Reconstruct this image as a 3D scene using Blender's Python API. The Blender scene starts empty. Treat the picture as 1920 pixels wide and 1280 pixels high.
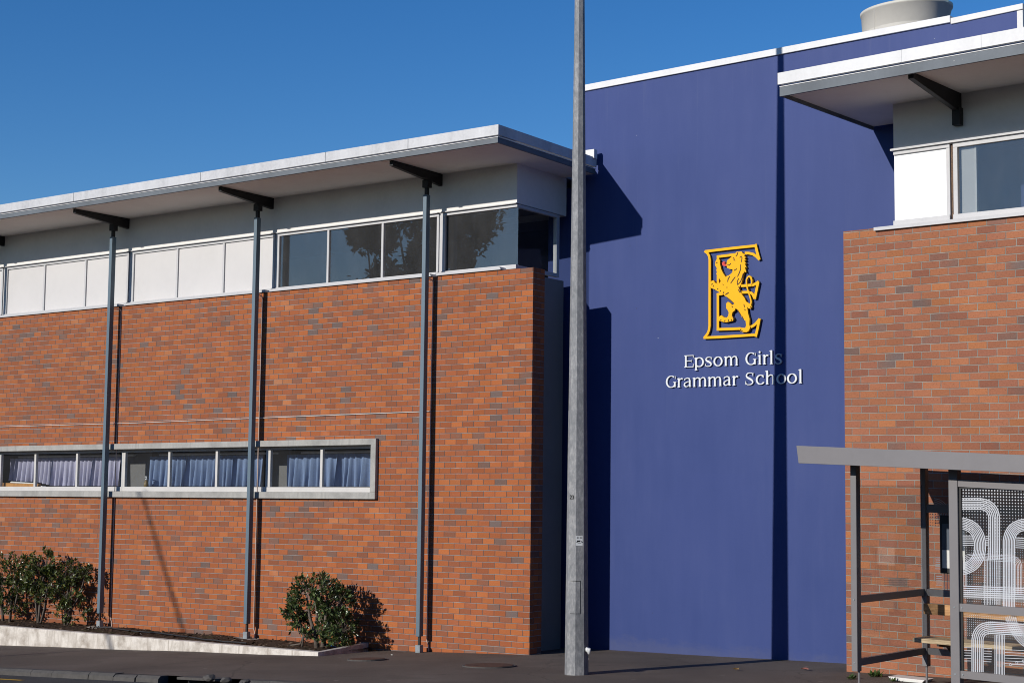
import bpy, bmesh, math, random
from mathutils import Vector, Matrix, noise
from mathutils.geometry import tessellate_polygon

random.seed(7)
scene = bpy.context.scene
COL = scene.collection

# ------------------------------------------------------------------ camera
FPX, YH, ROLL = 2850.0, 888.0, 0.0115          # focal length in 1920-px pixels, horizon row, roll
PITCH = math.atan((YH - 640) / FPX)
CAM = Vector((0, 0, 2.8))
_F = Vector((0, math.cos(PITCH), math.sin(PITCH)))
_R0 = Vector((1, 0, 0)); _U0 = _R0.cross(_F)
_r = math.atan(ROLL)
_R = _R0 * math.cos(_r) + _U0 * math.sin(_r)
_U = -_R0 * math.sin(_r) + _U0 * math.cos(_r)
cam_data = bpy.data.cameras.new("camera")
cam_data.sensor_width = 36.0
cam_data.lens = FPX / 1920 * 36
cam_data.clip_start = 0.1
cam_data.clip_end = 3000
cam = bpy.data.objects.new("camera", cam_data)
cam.matrix_world = Matrix(((_R.x, _U.x, -_F.x, CAM.x), (_R.y, _U.y, -_F.y, CAM.y), (_R.z, _U.z, -_F.z, CAM.z), (0, 0, 0, 1)))
COL.objects.link(cam)
scene.camera = cam

# ------------------------------------------------------------------ light
SUN_AZ, SUN_EL = math.radians(38.0), math.radians(20.4)     # heading the light travels, elevation
D = Vector((math.cos(SUN_AZ) * math.cos(SUN_EL), math.sin(SUN_AZ) * math.cos(SUN_EL), -math.sin(SUN_EL)))
world = bpy.data.worlds.new("World")
scene.world = world
world.use_nodes = True
wn = world.node_tree
for n_ in list(wn.nodes): wn.nodes.remove(n_)
sky = wn.nodes.new("ShaderNodeTexSky")
sky.sky_type = 'NISHITA'
sky.sun_disc = False
sky.sun_elevation = SUN_EL
sky.sun_rotation = math.atan2(-D.x, -D.y)
sky.altitude = 300
sky.air_density = 1.0
sky.dust_density = 0.05
sky.ozone_density = 4.5
bg = wn.nodes.new("ShaderNodeBackground")
bg.inputs[1].default_value = 0.112
wo = wn.nodes.new("ShaderNodeOutputWorld")
hs = wn.nodes.new("ShaderNodeHueSaturation")
hs.inputs['Hue'].default_value = 0.508; hs.inputs['Saturation'].default_value = 1.24
wn.links.new(sky.outputs[0], hs.inputs['Color']); wn.links.new(hs.outputs[0], bg.inputs[0]); wn.links.new(bg.outputs[0], wo.inputs[0])
sun_data = bpy.data.lights.new("sun", 'SUN')
sun_data.energy = 4.7
sun_data.angle = math.radians(0.5)
sun_data.color = (1.0, 0.95, 0.88)
sun = bpy.data.objects.new("sun", sun_data)
sun.rotation_euler = D.to_track_quat('-Z', 'Y').to_euler()
sun.location = (-40, -30, 30)
COL.objects.link(sun)
scene.cycles.filter_width = 1.0
vs = scene.view_settings
vs.view_transform = 'Standard'; vs.look = 'None'; vs.exposure = 0.0; vs.gamma = 1.0

# ------------------------------------------------------------------ frames
def ray(x, y):
    return _F + _R * ((x - 960) / FPX) + _U * ((640 - y) / FPX)

class Frame:
    """a wall plane: s runs along it, n goes in behind it, v goes up"""
    def __init__(self, origin, direction):
        self.o = Vector(origin)
        h = Vector((direction[0], direction[1], 0)); l = h.length
        self.t = direction[2] / l
        self.h = h / l
        self.n = Vector((-self.h.y, self.h.x, 0))
        if self.n.y < 0: self.n = -self.n
    def p(self, s, n, v):
        return self.o + self.h * s + self.n * n + Vector((0, 0, v + self.t * s))
    def px(self, x, y, n=0.0):
        d = ray(x, y)
        t = (self.o + self.n * n - CAM).dot(self.n) / d.dot(self.n)
        r = CAM + d * t - self.o
        s = r.dot(self.h)
        return (s, r.z - self.t * s)
    def hit(self, x, y, n=0.0):
        s, v = self.px(x, y, n)
        return self.p(s, n, v)

UL = (0.82507, -0.56489, 0.01279)
UR = (0.75048, -0.66089, -0.00245)
FL = Frame((0.316, 23.6, 0.046), UL)                 # face of the left brick wall, origin at its right lower corner
FB = Frame((1.401, 24.796, 0.0), UR)                 # face of the painted wall
FR = Frame(FB.hit(1585, 1245, -1.2), UR)             # face of the right brick wall

def zg(s, n):                                        # street level in FL coordinates, n towards the street
    return 0.046 + 0.03 * n + (0.036 if s > 0 else 0.05) * s
def sn(p):
    r = p - FL.o
    return r.dot(FL.h), -r.dot(FL.n)
def gp(s, n, dz=0.0):
    q = FL.o + FL.h * s - FL.n * n
    return Vector((q.x, q.y, zg(s, n) + dz))
def ghit(x, y, dz=0.0):
    r = ray(x, y); lo, hi = 5.0, 80.0
    for _ in range(60):
        m = (lo + hi) / 2; q = CAM + r * m
        if q.z - dz - zg(*sn(q)) > 0: lo = m
        else: hi = m
    return CAM + r * lo

# ------------------------------------------------------------------ mesh building
class MB:
    def __init__(self): self.v = []; self.uv = []; self.f = []; self.fuv = []
    def vert(self, p, uv=(0, 0, 0)):
        self.v.append(Vector(p)); self.uv.append(uv); return len(self.v) - 1
    def face(self, idx, axis='n'):
        self.f.append(tuple(idx)); self.fuv.append(axis)
    def box(self, F, s0, s1, n0, n1, v0, v1):
        i = []
        for s in (s0, s1):
            for n in (n0, n1):
                for v in (v0, v1):
                    i.append(self.vert(F.p(s, n, v), (s, n, v)))
        for q, a in (((0, 1, 5, 4), 'n'), ((2, 6, 7, 3), 'n'), ((0, 2, 3, 1), 's'), ((4, 5, 7, 6), 's'), ((0, 4, 6, 2), 'v'), ((1, 3, 7, 5), 'v')):
            self.face([i[k] for k in q], a)
        return self
    def prism(self, F, poly, n0, n1):
        """polygon in (s, v), extruded in n"""
        m = len(poly)
        a = [self.vert(F.p(s, n0, v), (s, n0, v)) for s, v in poly]
        b = [self.vert(F.p(s, n1, v), (s, n1, v)) for s, v in poly]
        tris = tessellate_polygon([[Vector((s, v, 0)) for s, v in poly]])
        for t in tris:
            self.face([a[k] for k in t]); self.face([b[k] for k in reversed(t)])
        for k in range(m):
            self.face([a[k], a[(k + 1) % m], b[(k + 1) % m], b[k]], 's')
        return self
    def ribbon(self, F, pts, w, n0, n1, closed=False):
        """a stroke of width w (number or list) along pts in (s, v)"""
        m = len(pts)
        if not isinstance(w, (list, tuple)): w = [w] * m
        L, Rr = [], []
        for k in range(m):
            if closed: p0, p1 = pts[(k - 1) % m], pts[(k + 1) % m]
            else: p0, p1 = pts[max(k - 1, 0)], pts[min(k + 1, m - 1)]
            dx, dy = p1[0] - p0[0], p1[1] - p0[1]; l = math.hypot(dx, dy) or 1
            nx, ny = -dy / l * w[k] / 2, dx / l * w[k] / 2
            L.append((pts[k][0] + nx, pts[k][1] + ny)); Rr.append((pts[k][0] - nx, pts[k][1] - ny))
        ids = []
        for k in range(m):
            ids.append([self.vert(F.p(q[0], n, q[1]), (q[0], n, q[1])) for n in (n0, n1) for q in (L[k], Rr[k])])
        for k in range(m if closed else m - 1):
            a, b = ids[k], ids[(k + 1) % m]
            self.face([a[0], b[0], b[1], a[1]]); self.face([a[2], a[3], b[3], b[2]])
            self.face([a[0], a[2], b[2], b[0]]); self.face([a[1], b[1], b[3], a[3]])
        if not closed:
            a = ids[0]; self.face([a[0], a[1], a[3], a[2]])
            a = ids[-1]; self.face([a[0], a[2], a[3], a[1]])
        return self
    def tube(self, pts, r, seg=8, cap=True):
        pts = [Vector(p) for p in pts]; m = len(pts)
        if not isinstance(r, (list, tuple)): r = [r] * m
        rings = []
        up = None
        for k in range(m):
            t = (pts[min(k + 1, m - 1)] - pts[max(k - 1, 0)]).normalized()
            if up is None:
                up = Vector((0, 0, 1)) if abs(t.z) < 0.9 else Vector((1, 0, 0))
            x = t.cross(up).normalized(); y = x.cross(t).normalized(); up = y
            rings.append([self.vert(pts[k] + (x * math.cos(2 * math.pi * j / seg) + y * math.sin(2 * math.pi * j / seg)) * r[k]) for j in range(seg)])
        for k in range(m - 1):
            for j in range(seg):
                self.face([rings[k][j], rings[k][(j + 1) % seg], rings[k + 1][(j + 1) % seg], rings[k + 1][j]], 't')
        if cap:
            self.face(list(reversed(rings[0])), 't'); self.face(rings[-1], 't')
        return self
    def build(self, name, mat, parent=None, smooth=False, bevel=0.0, origin=None):
        me = bpy.data.meshes.new(name)
        o = origin if origin is not None else (parent_origin(parent) if parent else Vector((0, 0, 0)))
        me.from_pydata([tuple(p - o) for p in self.v], [], self.f)
        uvl = me.uv_layers.new(name="UV")
        for poly, a in zip(me.polygons, self.fuv):
            for li in poly.loop_indices:
                s, n, v = self.uv[me.loops[li].vertex_index]
                uvl.data[li].uv = (s, v) if a == 'n' else ((n, v) if a == 's' else (s, n))
            poly.use_smooth = smooth
        me.materials.append(mat)
        bm = bmesh.new(); bm.from_mesh(me)
        bmesh.ops.recalc_face_normals(bm, faces=bm.faces)
        bm.to_mesh(me); bm.free()
        ob = bpy.data.objects.new(name, me)
        COL.objects.link(ob)
        if parent: ob.parent = parent
        else: ob.location = o
        ob['_o'] = tuple(o)
        if bevel:
            md = ob.modifiers.new("bevel", 'BEVEL'); md.width = bevel; md.segments = 2; md.limit_method = 'ANGLE'
        return ob

def parent_origin(p): return Vector(p['_o'])
def thing(name, label, cat, loc, group=None):
    o = bpy.data.objects.new(name, None); COL.objects.link(o)
    o.location = loc; o['_o'] = tuple(loc); o.empty_display_size = 0.2
    o['label'] = label; o['category'] = cat
    if group: o['group'] = group
    return o
def tag(o, label, cat, group=None):
    o['label'] = label; o['category'] = cat
    if group: o['group'] = group
    return o
def kind(o, k): o['kind'] = k; return o

# ------------------------------------------------------------------ materials
def nt(name):
    m = bpy.data.materials.new(name); m.use_nodes = True
    t = m.node_tree
    for n in list(t.nodes): t.nodes.remove(n)
    out = t.nodes.new("ShaderNodeOutputMaterial")
    return m, t, out
def N(t, typ, **kw):
    n = t.nodes.new(typ)
    for k, v in kw.items(): setattr(n, k, v)
    return n
def setin(n, **kw):
    for k, v in kw.items():
        n.inputs[k.replace('_', ' ')].default_value = v
def mth(t, op, a, b=None, c=None, clamp=False):
    n = t.nodes.new("ShaderNodeMath"); n.operation = op; n.use_clamp = clamp
    for i, x in enumerate((a, b, c)):
        if x is None: continue
        if isinstance(x, (int, float)): n.inputs[i].default_value = x
        else: t.links.new(x, n.inputs[i])
    return n.outputs[0]
def mixc(t, fac, a, b, blend='MIX'):
    n = t.nodes.new("ShaderNodeMix"); n.data_type = 'RGBA'; n.blend_type = blend
    for i, x in ((0, fac), (6, a), (7, b)):
        if isinstance(x, (int, float)): n.inputs[i].default_value = x
        elif isinstance(x, tuple): n.inputs[i].default_value = (x[0], x[1], x[2], 1)
        else: t.links.new(x, n.inputs[i])
    return n.outputs[2]
def ramp(t, fac, stops, interp='LINEAR'):
    n = t.nodes.new("ShaderNodeValToRGB"); n.color_ramp.interpolation = interp
    e = n.color_ramp.elements
    while len(e) < len(stops): e.new(0.5)
    for k, (p, c) in enumerate(stops):
        e[k].position = p; e[k].color = (c[0], c[1], c[2], 1) if isinstance(c, tuple) else (c, c, c, 1)
    t.links.new(fac, n.inputs[0])
    return n.outputs[0]
def noise_tex(t, vec, scale, detail=3.0, rough=0.55, dist=0.0):
    n = t.nodes.new("ShaderNodeTexNoise")
    n.inputs['Scale'].default_value = scale; n.inputs['Detail'].default_value = detail
    n.inputs['Roughness'].default_value = rough; n.inputs['Distortion'].default_value = dist
    if vec is not None: t.links.new(vec, n.inputs['Vector'])
    return n
def mapping(t, vec, scale=(1, 1, 1)):
    n = t.nodes.new("ShaderNodeMapping"); n.inputs['Scale'].default_value = scale
    t.links.new(vec, n.inputs['Vector']); return n.outputs[0]
ALB = 0.79                       # lowers all base colours, to deepen the shadows against the sun
def bsdf(t, out, color, rough=0.6, metal=0.0, spec=0.5, bump=None, bump_s=0.3, bump_d=0.01):
    b = t.nodes.new("ShaderNodeBsdfPrincipled")
    if isinstance(color, tuple): color = tuple(c * ALB for c in color[:3])
    else: color = mixc(t, 1.0, color, (ALB, ALB, ALB), 'MULTIPLY')
    for key, x in (('Base Color', color), ('Roughness', rough), ('Metallic', metal), ('Specular IOR Level', spec)):
        if isinstance(x, (int, float)): b.inputs[key].default_value = x
        elif isinstance(x, tuple): b.inputs[key].default_value = (x[0], x[1], x[2], 1)
        else: t.links.new(x, b.inputs[key])
    if bump is not None:
        bp = t.nodes.new("ShaderNodeBump"); bp.inputs['Strength'].default_value = bump_s; bp.inputs['Distance'].default_value = bump_d
        t.links.new(bump, bp.inputs['Height']); t.links.new(bp.outputs[0], b.inputs['Normal'])
    t.links.new(b.outputs[0], out.inputs[0])
    return b

def mat_plain(name, color, rough=0.55, metal=0.0, spec=0.4, var=0.12, scale=6.0, bump=0.0, streak=False):
    """painted or metal surface with slight uneven tone"""
    m, t, out = nt(name)
    co = t.nodes.new("ShaderNodeTexCoord").outputs['Object']
    v = mapping(t, co, (1, 1, 0.12)) if streak else co
    n1 = noise_tex(t, v, scale, 5, 0.6)
    n2 = noise_tex(t, co, scale * 9, 2, 0.5)
    f = mth(t, 'ADD', mth(t, 'MULTIPLY', n1.outputs[0], 0.75), mth(t, 'MULTIPLY', n2.outputs[0], 0.25))
    dk = tuple(c * (1 - var * 1.6) for c in color); lt = tuple(min(c * (1 + var), 1) for c in color)
    c = ramp(t, f, [(0.32, dk), (0.5, color), (0.68, lt)])
    bsdf(t, out, c, rough, metal, spec, n2.outputs[0] if bump else None, bump, 0.004)
    return m

def mat_brick(name, L, H, palette, mortar, seed, joint=0.011, wear=0.25, speckle=0.0, perp=0.8, drift=0.0):
    m, t, out = nt(name)
    uv = t.nodes.new("ShaderNodeUVMap"); uv.uv_map = "UV"
    wob = noise_tex(t, uv.outputs[0], 9.0, 2)
    sep = t.nodes.new("ShaderNodeSeparateXYZ"); t.links.new(uv.outputs[0], sep.inputs[0])
    vv = mth(t, 'ADD', mth(t, 'DIVIDE', sep.outputs[1], H), 200.0)
    vv = mth(t, 'ADD', vv, mth(t, 'MULTIPLY', mth(t, 'SUBTRACT', wob.outputs[0], 0.5), 0.05))
    row = mth(t, 'FLOOR', vv)
    par = mth(t, 'MODULO', row, 2.0)
    wn0 = t.nodes.new("ShaderNodeTexWhiteNoise"); wn0.noise_dimensions = '1D'; t.links.new(row, wn0.inputs['W'])
    jit = mth(t, 'MULTIPLY', mth(t, 'SUBTRACT', wn0.outputs[0], 0.5), 0.10)
    uu = mth(t, 'ADD', mth(t, 'ADD', mth(t, 'DIVIDE', sep.outputs[0], L), 200.0), mth(t, 'ADD', mth(t, 'MULTIPLY', par, 0.5), jit))
    colm = mth(t, 'FLOOR', uu)
    fx = mth(t, 'FRACT', uu); fy = mth(t, 'FRACT', vv)
    dx = mth(t, 'MULTIPLY', mth(t, 'MINIMUM', fx, mth(t, 'SUBTRACT', 1.0, fx)), L)
    dy = mth(t, 'MULTIPLY', mth(t, 'MINIMUM', fy, mth(t, 'SUBTRACT', 1.0, fy)), H)
    dist = mth(t, 'MINIMUM', mth(t, 'MULTIPLY', dx, 1.15), dy)
    edge = noise_tex(t, uv.outputs[0], 60.0, 2)
    dist = mth(t, 'ADD', dist, mth(t, 'MULTIPLY', mth(t, 'SUBTRACT', edge.outputs[0], 0.5), 0.004))
    mr = t.nodes.new("ShaderNodeMapRange"); mr.interpolation_type = 'SMOOTHSTEP'
    t.links.new(dist, mr.inputs[0])
    mr.inputs[1].default_value = joint / 2 - 0.0015; mr.inputs[2].default_value = joint / 2 + 0.002
    mask = mr.outputs[0]
    cmb = t.nodes.new("ShaderNodeCombineXYZ")
    t.links.new(colm, cmb.inputs[0]); t.links.new(row, cmb.inputs[1]); cmb.inputs[2].default_value = seed
    w1 = t.nodes.new("ShaderNodeTexWhiteNoise"); w1.noise_dimensions = '3D'; t.links.new(cmb.outputs[0], w1.inputs[0])
    # clusters: neighbouring bricks from one pallet look alike
    cl = noise_tex(t, uv.outputs[0], 0.8, 2)
    pick = mth(t, 'ADD', mth(t, 'MULTIPLY', w1.outputs[0], 0.88), mth(t, 'MULTIPLY', mth(t, 'SUBTRACT', cl.outputs[0], 0.44), 0.4), clamp=True)
    base = ramp(t, pick, palette, 'LINEAR')
    sp = t.nodes.new("ShaderNodeSeparateColor"); t.links.new(w1.outputs[1], sp.inputs[0])
    bright = mth(t, 'ADD', 0.88, mth(t, 'MULTIPLY', sp.outputs[1], 0.24))
    fine = noise_tex(t, uv.outputs[0], 45.0, 4, 0.65)
    big = noise_tex(t, uv.outputs[0], 0.55, 4, 0.6)
    tone = mth(t, 'MULTIPLY', bright, mth(t, 'ADD', 1.0 - wear, mth(t, 'MULTIPLY', fine.outputs[0], wear * 2)))
    tone = mth(t, 'MULTIPLY', tone, mth(t, 'ADD', 0.84, mth(t, 'MULTIPLY', big.outputs[0], 0.32)))
    tc = t.nodes.new("ShaderNodeCombineColor")
    for k in range(3): t.links.new(tone, tc.inputs[k])
    base = mixc(t, 1.0, base, tc.outputs[0], 'MULTIPLY')
    if drift:
        dn = noise_tex(t, uv.outputs[0], 0.5, 3, 0.6)
        k = mth(t, 'MULTIPLY', mth(t, 'SUBTRACT', mth(t, 'MULTIPLY', dn.outputs[0], -7.0), sep.outputs[0]), drift, clamp=True)
        base = mixc(t, k, base, (0.215, 0.098, 0.058))
    if speckle:
        vo = t.nodes.new("ShaderNodeTexVoronoi"); vo.inputs['Scale'].default_value = 38.0; t.links.new(uv.outputs[0], vo.inputs['Vector'])
        sk = mth(t, 'MULTIPLY', mth(t, 'LESS_THAN', vo.outputs[0], 0.16), speckle)
        base = mixc(t, sk, base, (0.07, 0.04, 0.03))
    mn = noise_tex(t, uv.outputs[0], 3.0, 3)
    mcol = ramp(t, mn.outputs[0], [(0.3, tuple(c * 0.6 for c in mortar)), (0.62, mortar), (0.75, tuple(c * 1.25 for c in mortar))])
    # shade in the raked perpends, painted darker than the bed joints
    vj = mth(t, 'LESS_THAN', dx, dy)
    mcol = mixc(t, mth(t, 'MULTIPLY', vj, perp), mcol, (0.075, 0.05, 0.042))
    # salts bloomed on the face here and there
    ef = noise_tex(t, mapping(t, uv.outputs[0], (1.2, 3.2, 1)), 1.3, 6, 0.7)
    efm = ramp(t, ef.outputs[0], [(0.62, 0.0), (0.78, 0.22)])
    base = mixc(t, efm, base, (0.45, 0.36, 0.30))
    c = mixc(t, mask, mcol, base)
    h = mth(t, 'ADD', mth(t, 'MULTIPLY', mask, 1.0), mth(t, 'MULTIPLY', fine.outputs[0], 0.25))
    bsdf(t, out, c, 0.88, 0.0, 0.18, h, 0.85, 0.007)
    return m

PAL_L = [(0.0, (0.16, 0.118, 0.105)), (0.045, (0.20, 0.118, 0.09)), (0.10, (0.275, 0.104, 0.056)), (0.30, (0.335, 0.104, 0.044)), (0.65, (0.385, 0.118, 0.042)), (0.88, (0.43, 0.138, 0.046)), (0.96, (0.45, 0.178, 0.078)), (1.0, (0.42, 0.225, 0.14))]
PAL_R = [(0.0, (0.16, 0.12, 0.11)), (0.04, (0.20, 0.12, 0.095)), (0.085, (0.29, 0.115, 0.072)), (0.45, (0.35, 0.138, 0.075)), (0.75, (0.385, 0.15, 0.074)), (0.93, (0.41, 0.158, 0.066)), (1.0, (0.42, 0.21, 0.13))]
M = {}
M['brick'] = mat_brick("orange_brick", 0.2225, 0.0922, PAL_L, (0.34, 0.30, 0.285), 3.0, 0.0100, drift=0.024, perp=0.75)
M['brick2'] = mat_brick("brown_brick", 0.2560, 0.0980, PAL_R, (0.36, 0.33, 0.285), 11.0, 0.0108, 0.3, 0.5, 0.12)

def mat_blue():
    m, t, out = nt("blue_paint")
    uv = t.nodes.new("ShaderNodeUVMap"); uv.uv_map = "UV"
    a = noise_tex(t, uv.outputs[0], 0.5, 4, 0.6)
    b = noise_tex(t, mapping(t, uv.outputs[0], (2.4, 0.35, 1)), 1.4, 5, 0.65)
    c2 = noise_tex(t, uv.outputs[0], 30.0, 3, 0.6)
    f = mth(t, 'ADD', mth(t, 'MULTIPLY', a.outputs[0], 0.5), mth(t, 'MULTIPLY', b.outputs[0], 0.5))
    c = ramp(t, f, [(0.3, (0.024, 0.049, 0.190)), (0.5, (0.032, 0.058, 0.207)), (0.7, (0.043, 0.069, 0.222))])
    vo = t.nodes.new("ShaderNodeTexVoronoi"); vo.inputs['Scale'].default_value = 1.7; t.links.new(uv.outputs[0], vo.inputs['Vector'])
    sk = mth(t, 'LESS_THAN', vo.outputs[0], 0.022)
    c = mixc(t, mth(t, 'MULTIPLY', sk, 0.6), c, (0.03, 0.035, 0.08))
    vo2 = t.nodes.new("ShaderNodeTexVoronoi"); vo2.inputs['Scale'].default_value = 1.1; t.links.new(mapping(t, uv.outputs[0], (1, 1.7, 1)), vo2.inputs['Vector'])
    sk2 = mth(t, 'LESS_THAN', vo2.outputs[0], 0.016)
    c = mixc(t, mth(t, 'MULTIPLY', sk2, 0.5), c, (0.4, 0.42, 0.5))
    # water runs below the cap, splashed dirt above the pavement, rolled-on touch-up patches
    sepb = t.nodes.new("ShaderNodeSeparateXYZ"); t.links.new(uv.outputs[0], sepb.inputs[0])
    run = noise_tex(t, mapping(t, uv.outputs[0], (9, 0.35, 1)), 1.0, 5, 0.7)
    runm = mth(t, 'MULTIPLY', ramp(t, run.outputs[0], [(0.58, 0.0), (0.78, 0.2)]), ramp(t, mth(t, 'DIVIDE', sepb.outputs[1], 10.0), [(0.35, 0.25), (0.9, 1.0)]))
    c = mixc(t, runm, c, (0.125, 0.145, 0.245))
    sp_ = noise_tex(t, mapping(t, uv.outputs[0], (2.2, 4, 1)), 1.4, 6, 0.75)
    spm = mth(t, 'MULTIPLY', ramp(t, mth(t, 'SUBTRACT', mth(t, 'ADD', sepb.outputs[1], mth(t, 'MULTIPLY', sp_.outputs[0], -0.5)), -0.2), [(0.08, 0.6), (0.24, 0.0)]), 0.42)
    c = mixc(t, spm, c, (0.11, 0.115, 0.16))
    br = t.nodes.new("ShaderNodeTexVoronoi"); br.distance = 'CHEBYCHEV'; br.inputs['Scale'].default_value = 0.75; t.links.new(mapping(t, uv.outputs[0], (1.2, 0.8, 1)), br.inputs['Vector'])
    brc = t.nodes.new("ShaderNodeSeparateColor"); t.links.new(br.outputs['Color'], brc.inputs[0])
    c = mixc(t, mth(t, 'MULTIPLY', mth(t, 'GREATER_THAN', brc.outputs[0], 0.72), 0.22), c, (0.033, 0.058, 0.215))
    h = mth(t, 'ADD', mth(t, 'MULTIPLY', c2.outputs[0], 0.6), a.outputs[0])
    bsdf(t, out, c, 0.62, 0.0, 0.3, h, 0.25, 0.004)
    return m
M['blue'] = mat_blue()
M['plaster'] = mat_plain("pale_plaster", (0.86, 0.825, 0.775), 0.8, var=0.05, scale=1.5)
M['soffit'] = mat_plain("soffit_board", (0.98, 0.92, 0.86), 0.8, var=0.04, scale=1.2)
M['fascia_white'] = mat_plain("weathered_white_metal", (0.60, 0.60, 0.61), 0.5, var=0.14, scale=2.5, streak=True)
M['fascia_bright'] = mat_plain("clean_white_metal", (0.76, 0.755, 0.75), 0.5, var=0.06, scale=2.5, streak=True)
M['fascia_grey'] = mat_plain("grey_paint_board", (0.135, 0.155, 0.175), 0.6, var=0.10, scale=4)
def mat_chipped():
    m, t, out = nt("chipped_grey_paint")
    co = t.nodes.new("ShaderNodeTexCoord").outputs['Object']
    a = noise_tex(t, co, 2.2, 5, 0.65); b = noise_tex(t, mapping(t, co, (1, 1, 2.5)), 7.0, 6, 0.8); z = noise_tex(t, co, 0.6, 2, 0.5)
    c = ramp(t, a.outputs[0], [(0.3, (0.115, 0.13, 0.147)), (0.7, (0.165, 0.187, 0.21))])
    k = mth(t, 'MULTIPLY', ramp(t, b.outputs[0], [(0.655, 0.0), (0.675, 1.0)]), ramp(t, z.outputs[0], [(0.48, 0.0), (0.56, 1.0)]))
    bsdf(t, out, mixc(t, k, c, (0.5, 0.5, 0.48)), 0.6, 0, 0.3)
    return m
M['fascia_grey'] = mat_chipped()
M['trim_white'] = mat_plain("white_trim", (0.76, 0.74, 0.71), 0.6, var=0.06, scale=3)
M['alu'] = mat_plain("window_aluminium", (0.56, 0.555, 0.56), 0.5, var=0.05, scale=4)
M['alu_white'] = mat_plain("window_white_frame", (0.62, 0.60, 0.57), 0.5, var=0.05, scale=4)
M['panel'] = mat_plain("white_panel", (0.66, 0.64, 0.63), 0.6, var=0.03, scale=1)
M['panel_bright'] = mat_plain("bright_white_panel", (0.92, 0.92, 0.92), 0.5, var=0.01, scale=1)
M['dark_steel'] = mat_plain("dark_steel", (0.011, 0.010, 0.011), 0.6, var=0.2)
M['post'] = mat_plain("blue_grey_steel_paint", (0.115, 0.17, 0.215), 0.5, var=0.10, scale=3, streak=True)
M['cup'] = mat_plain("galvanised_cup", (0.25, 0.28, 0.30), 0.5, var=0.2, scale=12)
M['conduit'] = mat_plain("cream_conduit", (0.60, 0.44, 0.36), 0.6, var=0.1)
M['shelter'] = mat_plain("shelter_grey_paint", (0.205, 0.195, 0.20), 0.38, var=0.04, scale=1.5)
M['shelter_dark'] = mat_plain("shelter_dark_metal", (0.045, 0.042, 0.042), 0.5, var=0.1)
M['black'] = mat_plain("black_plastic", (0.012, 0.012, 0.013), 0.45, var=0.1)
M['yellow'] = mat_plain("yellow_enamel", (0.98, 0.49, 0.005), 0.6, spec=0.2, var=0.02, scale=3)
M['brown_line'] = mat_plain("dark_brown_enamel", (0.06, 0.022, 0.006), 0.6, var=0.1)
M['red'] = mat_plain("red_enamel", (0.75, 0.05, 0.03), 0.45, var=0.03)
M['white_letter'] = mat_plain("white_letter", (0.78, 0.80, 0.80), 0.5, var=0.02)
M['cowl'] = mat_plain("cream_cowl_paint", (0.62, 0.59, 0.52), 0.55, var=0.04, scale=1.5)
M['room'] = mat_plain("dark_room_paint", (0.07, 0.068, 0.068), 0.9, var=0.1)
M['pier'] = mat_plain("grey_pier_paint", (0.15, 0.147, 0.145), 0.8, var=0.08)
M['ceiling'] = mat_plain("ceiling_tile", (0.20, 0.19, 0.17), 0.9, var=0.05)
M['lamp_off'] = mat_plain("lamp_diffuser", (0.5, 0.5, 0.48), 0.6, var=0.02)
M['lavender'] = mat_plain("lavender_cloth", (0.47, 0.46, 0.60), 0.9, var=0.06, scale=3)
M['bluecloth'] = mat_plain("blue_cloth", (0.19, 0.265, 0.43), 0.9, var=0.10, scale=4)
M['bark'] = mat_plain("grey_bark", (0.13, 0.105, 0.085), 0.9, var=0.3, scale=20)
M['white_sheet'] = mat_plain("white_plastic_sheet", (0.78, 0.76, 0.72), 0.5, var=0.04)
M['orange_plastic'] = mat_plain("orange_plastic", (0.55, 0.26, 0.07), 0.5, var=0.15, scale=12)
M['amber'] = mat_plain("amber_plastic", (0.20, 0.13, 0.035), 0.35, var=0.15)
M['blue_pipe'] = mat_plain("bright_blue_pipe", (0.05, 0.28, 0.70), 0.4, var=0.1)
M['rubber'] = mat_plain("black_rubber", (0.02, 0.02, 0.022), 0.6, var=0.2)
M['rust'] = mat_plain("rusty_iron", (0.085, 0.04, 0.025), 0.85, var=0.4, scale=18, bump=0.5)
M['yellow_line'] = mat_plain("yellow_road_paint", (0.62, 0.36, 0.02), 0.8, var=0.25, scale=14)
M['paper'] = mat_plain("printed_paper", (0.72, 0.72, 0.68), 0.7, var=0.03)
M['screen'] = mat_plain("grey_screen", (0.10, 0.12, 0.15), 0.25, var=0.02)
M['leaf_dry'] = mat_plain("dry_leaf", (0.34, 0.20, 0.07), 0.8, var=0.2)
M['leaf_red'] = mat_plain("red_dry_leaf", (0.42, 0.16, 0.13), 0.8, var=0.2)
M['shell'] = mat_plain("pale_shell", (0.60, 0.48, 0.40), 0.6, var=0.3, scale=30)
M['etch'] = mat_plain("white_frit_print", (0.56, 0.58, 0.62), 0.5, var=0.06)

def mat_grey_end():
    return mat_plain("grey_cladding", (0.30, 0.275, 0.25), 0.55, var=0.05, scale=1.0)
M['grey_end'] = mat_grey_end()

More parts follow.
